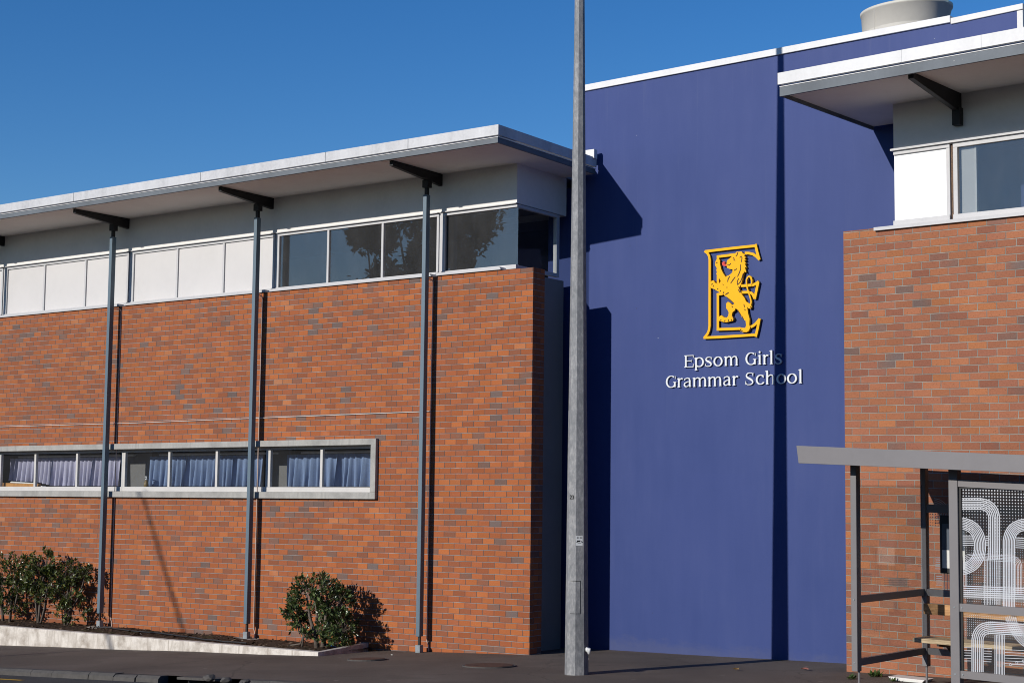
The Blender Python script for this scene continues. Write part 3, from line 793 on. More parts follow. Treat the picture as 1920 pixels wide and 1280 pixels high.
# lower strip window in its concrete surround
mb = MB()
SV0, SV1 = 2.352, 3.355
mb.box(FL, S_END + 1, WS + .0, -.07, .14, SV1 - .105, SV1).box(FL, S_END + 1, WS, -.07, .14, SV0, SV0 + .11).box(FL, WS - .11, WS, -.07, .14, SV0 + .11, SV1 - .105)
sur = mb.build("concrete_surround", M['concrete'], LB, bevel=0.006)
for (a, b, dv) in ((-14.9, -13.1, ()), (-13.06, -9.36, (-11.94, -10.69)), (-9.36, -5.62, (-8.118, -6.89)), (-5.62, -3.16, (-4.38,))):
    window(FL, sur, "strip_window", a + .0, b, SV0 + .11, SV1 - .105, .10, dv, M['glass'], "pane", M['alu_white'], bar=.055, dep=.05, bot=.085)

# curtains, things on the inner sill
def curtain(name, s0, s1, top, bot, n, mat, label, folds, drape=None):
    mb = MB(); W = int((s1 - s0) * 60); Hn = 16
    ph = [random.uniform(-1, 1) for _ in range(40)]
    rows = []
    for j in range(Hn + 1):
        f = j / Hn; r = []
        for i in range(W + 1):
            u = i / W; s = s0 + (s1 - s0) * u
            b = bot if drape is None else drape(u)
            v = top + (b - top) * f
            wv = math.sin(u * folds * 6.283 + 1.3 * math.sin(u * 17 + ph[3]) + 0.5 * ph[int(u * 19)] * f)
            wv2 = math.sin(u * folds * 2.7 * 6.283 + ph[5] * 3 + 1.7 * f)
            amp = .022 + .055 * f
            r.append(mb.vert(FL.p(s + .02 * f * math.sin(u * folds * 3.1 + ph[7] * 3), n + amp * wv + .008 * wv2, v)))
        rows.append(r)
    for j in range(Hn):
        for i in range(W): mb.face([rows[j][i], rows[j][i + 1], rows[j + 1][i + 1], rows[j + 1][i]], 't')
    o = mb.build(name, mat, smooth=True, origin=FL.p((s0 + s1) / 2, n, top)); tag(o, label, "curtain", "curtains behind the low strip window")
    return o
def drape_l(u): return 2.56 if u > .42 else (2.56 + (.42 - u) * 0.55 if u > .3 else 2.63 + (.3 - u) * .15)
cpx = lambda x: FL.px(x, 880, .45)[0]
curtain("curtain", cpx(18), cpx(227), 3.12, 2.55, .45, M['lavender'], "pale lavender gathered curtain behind the leftmost part of the strip window", 26, drape_l)
curtain("curtain", cpx(279), cpx(494), 3.12, 2.56, .45, M['bluecloth'], "blue gathered curtain beside the bottle, in the middle part of the strip window", 22)
curtain("curtain", cpx(538), cpx(700), 3.12, 2.56, .45, M['bluecloth'], "blue gathered curtain in the rightmost part of the strip window by its end jamb", 13)
mb = MB(); mb.box(FL, S_END + 1, WS - .1, .18, .60, 2.43, 2.475); mb.build("inner_sill", M['alu_white'], LB)
mb = MB()
for (a, b) in ((-12.9, -9.4), (-8.75, -5.7), (-5.15, -3.15)): mb.box(FL, a, b, .42, .435, 3.13, 3.16)
mb.build("curtain_rail", M['alu_white'], LB)
for x0_, x1_, n_ in ((236, 284, .62), (504, 546, .75)):
    MB().box(FL, FL.px(x0_, 880, n_)[0], FL.px(x1_, 880, n_)[0], n_, n_ + .08, 2.4, 3.3).build("interior_pier", M['pier'], LB)
c = FL.p(*[(FL.px(274, 912, .24)[0]), .24, 2.478])
bt = thing("bottle", "amber pump bottle standing on the inner window sill beside blue curtain", "bottle", c)
mb = MB(); prof = [(0, .045), (.10, .047), (.15, .043), (.185, .018), (.2, .016)]
mb.tube([c + Vector((0, 0, z)) for z, r in prof], [r for z, r in prof], 12); mb.build("bottle_body", M['amber'], bt, smooth=True)
mb = MB(); mb.tube([c + Vector((0, 0, .2)), c + Vector((0, 0, .225)), c + Vector((0, 0, .227)), c + Vector((0, 0, .25))], [.02, .02, .009, .009], 10); mb.box(Frame(c, UL), -.035, .012, -.008, .008, .25, .265); mb.build("pump", M['white_letter'], bt)
bx = thing("plastic_tray", "orange plastic tray with papers on it at the left end of the window sill", "tray", FL.p(-12.6, .24, 2.478))
MB().prism(FL, [(-13.1, 2.478), (-12.0, 2.478), (-11.95, 2.60), (-13.1, 2.62)], .2, .27).build("tray", M['orange_plastic'], bx)
MB().prism(FL, [(-12.85, 2.622), (-12.05, 2.602), (-12.1, 2.618), (-12.8, 2.65)], .2, .27).build("paper", M['white_sheet'], bx)
mb = MB(); mb.tube([FL.p(-11.85, .2, 2.52), FL.p(-11.85, .29, 2.52)], .042, 14); tag(mb.build("paper_roll", M['white_sheet'], origin=FL.p(-11.85, .24, 2.48)), "white rolled paper on the window sill in front of lavender curtain", "roll")
mb = MB()
for k in range(14): mb.tube([FL.p(-4.98 + .023 * k + random.uniform(-.01, .01), .25 + random.uniform(-.02, .02), 2.478), FL.p(-4.98 + .023 * k, .25, 2.478 + random.uniform(.03, .055))], [.02, .006], 6)
tag(mb.build("shell_row", M['shell'], origin=FL.p(-4.8, .25, 2.478)), "row of small pale shells on window sill before the rightmost blue curtain", "ornament")
# ceiling lamps in the corner office
for k, (s0_, n0_, lab) in enumerate(((-2.2, .95, "ceiling light tube nearer the corner window glass"), (-2.2, 2.1, "ceiling light tube deeper inside the corner office"))):
    lt = MB(); lt.box(FL, s0_, s0_ + 1.35, n0_, n0_ + .28, 7.19, 7.249); tag(lt.build("ceiling_light", M['lamp_off'], origin=FL.p(s0_, n0_, 7.2)), lab, "light", "ceiling lights in the corner office")

# ------------------------------------------------------------------ painted building
PB = thing("painted_building", "tall windowless deep blue painted building wall with white parapet cap in the middle", "building", FB.p(3, 0, 0))
sA, sB = FB.px(1089, 400)[0], FB.px(1917, 50)[0]
capv = lambda x: FB.px(x, 167 - .1995 * (x - 1097))[1]
mb = MB(); mb.prism(FB, [(sA, -.8), (sB, -.8), (sB, 9.14), (sA, 9.205)], 0, 9.0); mb.build("blue_wall", M['blue'], PB)
s1 = FB.px(1783, 30)[0]
MB().box(FB, sA - .75, sA, .06, .36, -.8, 7.6).build("lower_return_wall", M['blue'], PB)
mb = MB(); mb.prism(FB, [(sA - .03, 9.185), (s1, 9.135), (s1, 9.235), (sA - .03, 9.292)], -.035, .35); mb.build("parapet_cap", M['fascia_bright'], PB, bevel=.006)
mb = MB(); mb.prism(FB, [(s1 + .004, 9.11), (sB + .02, 9.125), (sB + .02, 9.205), (s1 + .004, 9.195)], -.025, .35); mb.build("parapet_cap", M['trim_white'], PB, bevel=.006)
mb = MB(); mb.box(FB, sB - .06, sB + .02, -.03, .1, 8.3, 9.11); mb.build("corner_trim", M['trim_white'], PB)

# crest: outlined letter with a lion
def cz(X, Y): return FB.px(1300 + X / 6.095, 440 + Y / 6.095)
_a, _b = cz(200, 600), cz(300, 600)
CU = (_b[0] - _a[0]) / 100                      # metres per drawing unit across
CREST = thing("school_crest", "yellow raised crest of a lion inside a large outlined letter E on the blue wall", "crest", FB.p(*[cz(450, 650)[0], -.03, cz(450, 650)[1]]))
E_STROKES = [
    [(150, 196), (300, 178), (450, 160), (600, 144), (728, 131)], [(728, 112), (748, 200), (774, 292)], [(776, 288), (738, 250), (700, 226), (655, 215), (608, 214)],
    [(288, 256), (400, 243), (480, 232), (540, 228)], [(301, 248), (301, 400), (301, 562)],
    [(150, 190), (182, 215), (200, 246), (207, 290), (207, 500), (206, 800), (206, 1040), (200, 1090), (185, 1130), (145, 1182)],
    [(138, 1178), (300, 1172), (500, 1160), (730, 1145)], [(732, 1168), (755, 1070), (776, 960)], [(778, 966), (735, 1018), (705, 1042), (676, 1056)],
    [(288, 1084), (420, 1080), (560, 1074)], [(301, 680), (301, 880), (301, 1092)], [(288, 686), (320, 682), (356, 679)],
    [(568, 588), (630, 584), (688, 579)], [(694, 582), (728, 566), (768, 540)], [(762, 543), (742, 640), (722, 737)], [(724, 735), (700, 685), (680, 668), (640, 660), (568, 662)]]
mb = MB()
for k, st in enumerate(E_STROKES):
    w = 25 * CU if k not in (1, 7, 14) else 27 * CU
    mb.ribbon(FB, [cz(*p) for p in st], w, -.050 - .0003 * k, -.026)
mb.build("letter_outline", M['yellow'], CREST)
LION = [(410, 300), (440, 275), (470, 250), (500, 232), (513, 205), (528, 199), (545, 202), (562, 197), (580, 200), (586, 214), (614, 236), (606, 250), (626, 264), (608, 277), (626, 298), (606, 305), (630, 337), (612, 334), (634, 384), (614, 374), (630, 437), (604, 426), (594, 470), (582, 530), (566, 580), (550, 605), (556, 652), (582, 690), (612, 730), (628, 768), (650, 782), (684, 800), (692, 825), (680, 850), (655, 845), (640, 826), (650, 900), (668, 965), (664, 1030), (674, 1062), (660, 1098), (636, 1116), (580, 1114), (540, 1084), (544, 1064), (588, 1066), (618, 1068), (628, 1040), (622, 988), (600, 972), (575, 940), (545, 890), (522, 852), (506, 846), (500, 868), (472, 890), (464, 930), (484, 960), (478, 986), (440, 994), (400, 1004), (360, 998), (320, 986), (309, 965), (324, 935), (348, 923), (372, 945), (408, 950), (424, 930), (430, 892), (416, 862), (402, 846), (400, 790), (420, 770), (442, 780), (470, 808), (490, 794), (440, 752), (412, 716), (386, 704), (372, 688), (340, 674), (308, 652), (290, 642), (260, 624), (232, 616), (220, 590), (217, 560), (236, 530), (262, 526), (270, 552), (300, 566), (326, 556), (340, 534), (326, 520), (316, 494), (302, 470), (286, 452), (298, 430), (286, 410), (296, 394), (286, 372), (275, 355), (278, 312), (290, 288), (314, 279), (328, 294), (330, 340), (344, 400), (366, 446), (394, 488), (408, 476), (432, 468), (456, 450), (472, 432), (474, 402), (444, 397), (412, 385), (404, 350)]
mb = MB(); mb.prism(FB, [cz(*p) for p in LION], -.062, -.026)
mb.ribbon(FB, [cz(*p) for p in ((676, 815), (686, 770), (678, 730), (662, 680), (646, 630), (632, 575), (632, 520), (646, 488), (664, 480), (682, 492), (692, 525), (692, 562), (680, 570))], [16 * CU, 15 * CU, 15 * CU, 14 * CU, 14 * CU, 14 * CU, 15 * CU, 15 * CU, 17 * CU, 18 * CU, 18 * CU, 12 * CU, 7 * CU], -.0635, -.026)
mb.build("lion", M['yellow'], CREST)
DARK = [[(478, 266), (492, 276), (490, 292), (504, 302)], [(414, 346), (436, 354), (456, 332)], [(556, 268), (572, 250), (582, 270), (576, 318)], [(512, 252), (526, 236), (534, 206)], [(566, 346), (566, 400), (552, 440), (530, 486)], [(506, 486), (480, 520), (452, 562)],
        [(596, 446), (582, 500), (566, 540), (532, 578)], [(532, 578), (528, 540), (546, 502)], [(444, 478), (424, 510), (418, 544)], [(520, 388), (510, 412)], [(504, 398), (496, 416)], [(362, 570), (370, 577)], [(406, 610), (414, 602)], [(246, 562), (232, 576)], [(256, 580), (252, 600)], [(300, 628), (310, 618)],
        [(330, 655), (340, 640)], [(368, 676), (376, 656)], [(392, 690), (412, 676), (430, 666)], [(412, 720), (450, 752), (492, 790)], [(532, 862), (552, 895), (572, 925)], [(604, 798), (612, 830)], [(580, 930), (602, 972)], [(474, 930), (490, 970)], [(338, 985), (344, 970)], [(384, 996), (390, 978)], [(426, 990), (430, 972)], [(460, 985), (462, 968)], [(560, 1095), (574, 1080)], [(588, 1100), (566, 1108)], [(540, 630), (560, 665)], [(545, 600), (575, 665)], [(466, 820), (478, 832)], [(292, 330), (300, 318)], [(320, 520), (332, 512)], [(612, 855), (622, 868)], [(678, 826), (684, 838)]]
mb = MB()
for k, st in enumerate(DARK):
    m = len(st); w = [(9 if 0 < i < m - 1 else 6) * CU for i in range(m)]
    mb.ribbon(FB, [cz(*p) for p in st], w, -.0665 - .0002 * k, -.060)
mb.build("lion_markings", M['brown_line'], CREST)
mb = MB(); mb.ribbon(FB, [cz(*p) for p in ((412, 350), (385, 352), (366, 345), (360, 330), (372, 318), (388, 322))], [16 * CU, 20 * CU, 24 * CU, 20 * CU, 16 * CU, 9 * CU], -.060, -.030)
mb.build("tongue", M['red'], CREST)

# raised serif lettering
TK, TN = .205, .085
def arc(cx, cy, rx, ry, a0, a1, k=18): return [(cx + rx * math.cos(math.radians(a0 + (a1 - a0) * i / k)), cy + ry * math.sin(math.radians(a0 + (a1 - a0) * i / k))) for i in range(k + 1)]
def arcw(a0, a1, k=18, th=TK, tn=TN): return [tn + (th - tn) * abs(math.cos(math.radians(a0 + (a1 - a0) * i / k))) ** 1.3 for i in range(k + 1)]
def glyph(ch, W):
    """strokes in x-height units: list of (points, widths, closed); W is the glyph width"""
    S = []
    def st(pts, w, closed=False): S.append((pts, w, closed))
    def stem(x, y0, y1, foot=True, flag=True, fw=.34):
        st([(x, y0), (x, y1)], TK)
        if foot: st([(x - fw / 2, y0 + .03), (x + fw / 2, y0 + .03)], .06)
        if flag: st([(x - .20, y1 - .09), (x + .02, y1 - .03)], .09)
    if ch == 'E':
        stem(.24, 0, 1.27, False, False)
        st([(.04, 1.235), (W, 1.235)], .075); st([(.04, .035), (W, .035)], .075); st([(.24, .66), (W * .78, .66)], .075)
        st([(W - .04, 1.25), (W - .02, .98)], [.1, .05]); st([(W - .06, .02), (W, .34)], [.1, .05]); st([(W * .77, .54), (W * .77, .79)], .055)
    elif ch == 'p':
        stem(.22, -.36, .98, True, True)
        st(arc(W * .52, .5, W * .43, .47, 140, -140), arcw(140, -140))
    elif ch == 's' or ch == 'S':
        h = 1.0 if ch == 's' else 1.27
        P = [(.86, .78), (.80, .93), (.56, .97), (.30, .93), (.17, .77), (.26, .62), (.50, .51), (.74, .38), (.85, .23), (.72, .07), (.46, .025), (.20, .06), (.10, .26)]
        wd = [.06, .07, .08, .11, .15, .18, .205, .18, .15, .11, .08, .07, .06]
        dense, dw = [], []
        for i in range(len(P) - 1):
            for j in range(3):
                f = j / 3; p0, p1, p2, p3 = P[max(i - 1, 0)], P[i], P[i + 1], P[min(i + 2, len(P) - 1)]
                cr = lambda a, b, c, d: .5 * (2 * b + (c - a) * f + (2 * a - 5 * b + 4 * c - d) * f * f + (3 * b - a - 3 * c + d) * f ** 3)
                dense.append((cr(p0[0], p1[0], p2[0], p3[0]) * W, cr(p0[1], p1[1], p2[1], p3[1]) * h)); dw.append(wd[i] * (1 - f) + wd[i + 1] * f)
        st(dense, dw)
        st([(.86 * W, h * .70), (.90 * W, h * .97)], .055); st([(.07 * W, h * .04), (.10 * W, h * .32)], .055)
    elif ch == 'o':
        a = arc(W / 2, .5, W / 2 - .09, .46, 0, 360, 28)[:-1]; st(a, arcw(0, 360, 28)[:-1], True)
    elif ch == 'c':
        st(arc(W * .54, .5, W * .45, .46, 48, 325), arcw(48, 325)); st([(W * .86, .98), (W * .86, .70)], [.05, .12])
    elif ch == 'G':
        st(arc(W * .52, .635, W * .44, .6, 52, 330, 24), arcw(52, 330, 24, .21, .08)); stem(W - .16, .06, .56, False, False); st([(W - .38, .57), (W + .02, .57)], .06); st([(W - .1, 1.22), (W - .1, .92)], [.05, .09])
    elif ch == 'i':
        stem(W / 2, 0, .98); st(arc(W / 2, 1.27, .055, .055, 0, 360, 10)[:-1], .11, True)
    elif ch == 'l':
        stem(W / 2, 0, 1.40)
    elif ch == 'r':
        stem(.22, 0, .98); st([(.26, .62), (.36, .82), (W * .74, .93), (W, .88)], [.07, .09, .13, .16])
    elif ch == 'm':
        for x in (.2, W / 2, W - .2): stem(x, 0, .98 if x == .2 else .70, True, x == .2, .30)
        for x0, x1 in ((.2, W / 2), (W / 2, W - .2)): st([(x0 + .05, .66), (x0 + .14, .84), ((x0 + x1) / 2 + .03, .95), (x1 - .07, .90), (x1, .68)], [.07, .09, .11, .15, TK])
    elif ch == 'h':
        stem(.2, 0, 1.40, True, True, .3); stem(W - .2, 0, .70, True, False, .3)
        st([(.25, .66), (.36, .84), (W / 2 + .03, .95), (W - .27, .90), (W - .2, .68)], [.07, .09, .11, .15, TK])
    elif ch == 'a':
        st([(W - .24, .02), (W - .24, .70)], TK); st([(W - .26, .06), (W - .06, .06)], .07)
        st([(W - .24, .66), (W - .28, .88), (W / 2, .96), (.2, .88), (.12, .74)], [TK, .14, .09, .09, .13])
        st([(W - .28, .60), (W * .45, .54), (.16, .40), (.12, .22), (.26, .06), (.45, .05), (W - .28, .22)], [.06, .08, .14, .19, .13, .08, .06])
    return S
def lettering(label, y_at, glyphs, word_xh):
    x0 = glyphs[0][1]
    p = FB.px(1230 + x0 / 6.4, 640 + y_at(x0) / 6.4)
    root = thing("wall_lettering", label, "lettering", FB.p(p[0], -.02, p[1]), "raised lettering on the blue wall")
    a_, b_ = FB.px(1230 + 900 / 6.4, 640 + y_at(900) / 6.4), FB.px(1230 + 900 / 6.4, 640 + (y_at(900) - word_xh) / 6.4)
    XH = b_[1] - a_[1]
    for ch, xa, xb in glyphs:
        l = FB.px(1230 + xa / 6.4, 640 + y_at(xa) / 6.4); r = FB.px(1230 + xb / 6.4, 640 + y_at(xb) / 6.4)
        sc = (r[0] - l[0]); W = sc / XH
        mb = MB()
        for k, (pts, w, closed) in enumerate(glyph(ch, W)):
            ww = [x * XH for x in w] if isinstance(w, list) else w * XH
            q = [(l[0] + x * XH, l[1] + (r[1] - l[1]) * (x / W) + y * XH) for x, y in pts]
            mb.ribbon(FB, q, ww, -.034 - .0003 * k, -.010, closed)
        mb.build("letter", M['white_letter'], root)
lettering("white raised serif lettering, shorter upper line right under the yellow crest", lambda X: 313 - .0383 * (X - 350),
          [('E', 350, 465), ('p', 474, 585), ('s', 598, 690), ('o', 705, 812), ('m', 832, 1002), ('G', 1088, 1216), ('i', 1234, 1282), ('r', 1293, 1362), ('l', 1375, 1422), ('s', 1435, 1527)], 116)
lettering("white raised serif lettering, longer lower line on the blue wall", lambda X: 557 - .0345 * (X - 133),
          [('G', 133, 255), ('r', 268, 334), ('a', 343, 442), ('m', 455, 624), ('m', 637, 806), ('a', 818, 917), ('r', 928, 1000), ('S', 1080, 1192), ('c', 1213, 1315), ('h', 1328, 1440), ('o', 1460, 1572), ('o', 1588, 1704), ('l', 1722, 1772)], 116)

# roof cowl standing behind the parapet
cc = FB.p(FB.px(1699, 30, 2.6)[0], 2.6, 9.0)
s_l, s_r = FB.px(1619, 20, 2.6)[0], FB.px(1778, 20, 2.6)[0]
RW = (s_r - s_l) / 2 * 1.0
zt = FB.px(1699, 21, 2.6)[1]
CW = thing("roof_cowl", "cream rounded ventilation cowl standing on the roof behind the parapet", "cowl", cc)
mb = MB(); seg = 48
def ring_pts(z, a, b): return [mb.vert(Vector((cc.x, cc.y, z)) + FB.h * (a * math.cos(2 * math.pi * k / seg)) + FB.n * (b * math.sin(2 * math.pi * k / seg))) for k in range(seg)]
zb = 8.9
prof = [(zb, .52), (zb + (zt - zb) * .3, .72), (zb + (zt - zb) * .6, .88), (zt - .05, 1.0), (zt - .045, 1.02), (zt, 1.025), (zt + .005, .99), (zt - .10, .955), (zb + .3, .86)]
cc0 = cc
rings = []
for z, r in prof:
    cc = cc0 - FB.h * (RW * (1.0 - min(r, 1.0)) * .72); rings.append(ring_pts(z, RW * r, RW * .78 * r))
cc = cc0
for a, b in zip(rings, rings[1:]):
    for k in range(seg): mb.face([a[k], a[(k + 1) % seg], b[(k + 1) % seg], b[k]], 't')
mb.build("cowl_shell", M['cowl'], CW, smooth=True)
mb = MB(); a_ = math.radians(-112)
pp = [Vector((cc.x, cc.y, z)) - FB.h * (RW * (1 - r) * .72) + FB.h * (RW * r * 1.004 * math.cos(a_)) + FB.n * (RW * .78 * r * 1.004 * math.sin(a_)) for z, r in prof[:4]]
mb.tube(pp, .008, 5); mb.build("cowl_seam", M['cowl'], CW)
# ------------------------------------------------------------------ right brick building
RB = thing("brick_building", "brown brick building at right behind the bus shelter, one white panel under its eave", "building", FR.p(3, 0, 0))
s0 = FR.px(1584, 800)[0]; vS = FR.px(1700, 427)[1] - .01
vtop = FR.px(1583, 434)[1]
S_R = s0 + 8.0
mb = MB(); mb.box(FR, s0, S_R, 0, .3, -.9, vtop); mb.build("brick_wall", M['brick2'], RB)
sU = FR.px(1675, 240, NB)[0]
v_h = FR.px(1676, 284, NB)[1]      # underside of wall above the windows
v_so = FR.px(1676, 196, NB)[1]
mb = MB(); mb.box(FR, sU, S_R, NB, NB + .2, v_h, v_so + .03).box(FR, sU, sU + .2, NB + .2, 1.18, vtop - .2, v_so + .03).box(FR, sU + .2, S_R, 3.0, 3.1, -.9, v_so + .03)
mb.build("upper_wall", M['plaster'], RB)
# roof
OFF = -1.35
ft = FR.px(1458, 137.3, OFF); fb = FR.px(1458, 159, OFF); gt = FR.px(1461.7, 164, OFF + .012); gb = FR.px(1461.7, 181, OFF + .012)
mb = MB(); mb.box(FR, gt[0] + .2, S_R, OFF + .22, 1.17, v_so + .02, ft[1] - .03); rf2 = mb.build("roof", M['fascia_white'], RB)
mb = MB(); mb.box(FR, ft[0], S_R, OFF, OFF + .05, fb[1], ft[1]).box(FR, ft[0], ft[0] + .04, OFF + .05, 1.18, fb[1], ft[1]); mb.build("gutter_fascia", M['fascia_bright'], rf2)
mb = MB(); mb.box(FR, gt[0], S_R, OFF + .008, OFF + .05, gt[1] + .001, gt[1] + .010).box(FR, gt[0], gt[0] + .03, OFF + .05, 1.18, gt[1] + .001, gt[1] + .010); mb.build("drip_trim", M['trim_white'], rf2)
for x_ in (1690, 1840): 
    q_ = FR.px(x_, 100, OFF)[0]; MB().box(FR, q_ - .003, q_ + .003, OFF - .002, OFF + .001, fb[1], ft[1]).build("gutter_joint", M['fascia_white'], rf2)
mb = MB(); mb.box(FR, gt[0], S_R, OFF + .014, OFF + .05, gb[1], gt[1]).box(FR, gt[0] + .004, gt[0] + .03, OFF + .05, 1.18, gb[1], gt[1]); mb.build("fascia_board", M['fascia_grey'], rf2)
mb = MB(); mb.box(FR, gt[0] + .03, S_R, OFF + .05, 1.17, v_so, v_so + .019); mb.build("soffit", M['soffit'], rf2)
# beam
sb = FR.px(1799, 197, NB)[0]
mb = MB()
prof = [(OFF + .14, v_so - .002), (OFF + .14, v_so - .075), (NB - .11, v_so - .24), (NB - .005, v_so - .27), (NB - .005, v_so - .002)]
i0 = [mb.vert(FR.p(sb - .04, n, v)) for n, v in prof]; i1 = [mb.vert(FR.p(sb + .03, n, v)) for n, v in prof]
mb.face(i0, 't'); mb.face(i1[::-1], 't')
for j in range(5): mb.face([i0[j], i0[(j + 1) % 5], i1[(j + 1) % 5], i1[j]], 't')
mb.box(FR, sb - .055, sb + .05, NB - .11, NB - .006, v_so - .43, v_so - .2)
mb.build("roof_beam", M['dark_steel'], RB)
# windows
n_w = NB + .02
vb0 = FR.px(1700, 424, n_w)[1]; vt0 = FR.px(1700, 281, n_w)[1]
sp0 = FR.px(1676, 350, n_w)[0]; sp1 = FR.px(1782, 350, n_w)[0]; sg0 = FR.px(1788, 350, n_w)[0]
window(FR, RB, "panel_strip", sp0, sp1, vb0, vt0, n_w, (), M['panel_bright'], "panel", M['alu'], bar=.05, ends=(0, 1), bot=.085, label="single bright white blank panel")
MB().box(FR, sp1 + .002, sg0 - .002, NB + .04, NB + .1, vb0, vt0 + .02).build("exposed_timber", M['timber'], RB)
w2 = window(FR, RB, "strip_window", sg0, sg0 + 3.6, vb0, vt0, n_w, (sg0 + 1.75,), M['glass_tint'], "pane", M['alu'], bar=.06, bot=.085)
sx0, sx1 = FR.px(1803, 350, n_w + .06)[0], FR.px(1828, 350, n_w + .06)[0]
MB().box(FR, sx0, sx1, n_w + .07, n_w + .10, vb0 + .06, vt0 - .06).build("pale_side_panel", M['panel'], w2)
MB().box(FR, sx1, sx1 + .025, n_w + .06, n_w + .10, vb0 + .06, vt0 - .06).build("panel_trim", M['trim_white'], w2)
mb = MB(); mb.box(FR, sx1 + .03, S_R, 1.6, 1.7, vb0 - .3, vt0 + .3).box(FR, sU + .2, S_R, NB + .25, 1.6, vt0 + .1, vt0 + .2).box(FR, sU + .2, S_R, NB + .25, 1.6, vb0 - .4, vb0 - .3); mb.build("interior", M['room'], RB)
MB().prism(FR, [(FR.px(1672, 285, n_w)[0], vt0 + .003), (S_R, vt0 + .003), (S_R, vt0 + .03), (FR.px(1672, 285, n_w)[0], vt0 + .03)], NB - .03, NB + .05).build("head_flashing", M['alu'], RB)
ss0 = FR.px(1639, 430, -.03)[0]; vs0 = FR.px(1639, 433, -.03)[1]
MB().box(FR, ss0, S_R, -.045, NB + .1, vs0, vs0 + .045).build("sill", M['alu'], RB)
MB().box(FR, FR.px(1671, 420, NB)[0], S_R, NB - .03, NB + .02, vs0 + .045, vb0 + .0).build("sill_upstand", M['alu'], RB)

# ------------------------------------------------------------------ lamp post
base = ghit(1081, 1263)
LP = thing("lamp_post", "tall tapered octagonal galvanised steel lamp post on the footpath in the middle", "lamp post", base)
FACE0 = math.radians(35.5)
LEAN, LEAN_Y = -0.0035, -0.010          # the post stands a touch out of plumb
def oct_ring(mb, z, r, c=base, rot=None):
    rot = FACE0 if rot is None else rot
    return [mb.vert(Vector((c.x + LEAN * z + r * math.cos(rot + math.pi / 4 * k), c.y + LEAN_Y * z + r * math.sin(rot + math.pi / 4 * k), c.z + z)) ) for k in range(8)]
HP = 11.0
def pr(z): return 0.157 - (0.157 - 0.052) * z / HP
def octa(z0, z1, grow, mb):
    a = oct_ring(mb, z0, pr(z0) + grow); b = oct_ring(mb, z1, pr(z1) + grow)
    for k in range(8): mb.face([a[k], a[(k + 1) % 8], b[(k + 1) % 8], b[k]], 't')
    return a, b
SEC = [z for z in (0.0, (1263 - 780) / 2850 * 20.25, (1263 - 295) / 2850 * 20.25 * 1.005, HP)]
mb = MB()
for k in range(3): a, b = octa(SEC[k] - (0.3 if k == 0 else 0), SEC[k + 1] - .0, -.002 * k, mb)
mb.face(b, 't')
sh = mb.build("shaft", M['galv'], LP)
# orientation of the two lit faces
def face_pt(k, z, off=0.0, lat=0.0):
    """point on face k of the shaft"""
    a = FACE0 + math.pi / 4 * (k + .5); r = pr(z) * math.cos(math.pi / 8) + off
    n = Vector((math.cos(a), math.sin(a), 0)); t = Vector((-math.sin(a), math.cos(a), 0))
    return Vector((base.x + LEAN * z, base.y + LEAN_Y * z, base.z + z)) + n * r + t * lat
def zpx(y): return (1263 - y) / 2850 * 20.25 * 1.0
FA, FBk = 4, 5     # faces towards lower left and the viewer
def decal(mb, k, lat0, lat1, z0, z1, off):
    i = [mb.vert(face_pt(k, z, off, l)) for l, z in ((lat0, z0), (lat1, z0), (lat1, z1), (lat0, z1))]
    j = [mb.vert(face_pt(k, z, .0005, l)) for l, z in ((lat0, z0), (lat1, z0), (lat1, z1), (lat0, z1))]
    mb.face(i, 't')
    for q in range(4): mb.face([j[q], j[(q + 1) % 4], i[(q + 1) % 4], i[q]], 't')
# access door outline
z0, z1 = zpx(1152), zpx(1092)
mb = MB()
for (l0, l1, a_, b_) in ((-.055, .012, z1 - .006, z1), (-.055, .012, z0, z0 + .006), (.006, .012, z0 + .006, z1 - .006)): decal(mb, FBk, l0, l1, a_, b_, .002)
for (a_, b_) in ((z1 - .006, z1), (z0, z0 + .006)): decal(mb, FA, -.02, .055, a_, b_, .002)
mb.build("access_door", M['black'], LP)
# number 23
def digit(mb, pts, lat, z, h, k, w=.011):
    P_ = [(lat + x * h * .55, z + y * h) for x, y in pts]
    for a_, b_ in zip(P_, P_[1:]):
        dx, dz = b_[0] - a_[0], b_[1] - a_[1]; l = math.hypot(dx, dz) or 1; ox, oz = -dz / l * w / 2, dx / l * w / 2
        ex, ez = dx / l * w * .3, dz / l * w * .3
        i = [mb.vert(face_pt(k, zz, .0025, xx)) for xx, zz in ((a_[0] - ex + ox, a_[1] - ez + oz), (b_[0] + ex + ox, b_[1] + ez + oz), (b_[0] + ex - ox, b_[1] + ez - oz), (a_[0] - ex - ox, a_[1] - ez - oz))]
        mb.face(i, 't')
TWO = [(.05, .78), (.2, .96), (.5, 1.0), (.82, .92), (.92, .72), (.75, .5), (.3, .2), (.05, .03), (.95, .03)]
THREE = [(.08, .9), (.4, 1.0), (.75, .93), (.88, .75), (.72, .57), (.42, .52), (.75, .46), (.93, .27), (.75, .07), (.4, 0), (.06, .1)]
mb = MB(); zc = zpx(943)
digit(mb, TWO, -.040, zc, .046, FA); digit(mb, THREE, -.006, zc, .046, FA)
mb.build("number", M['black'], LP)
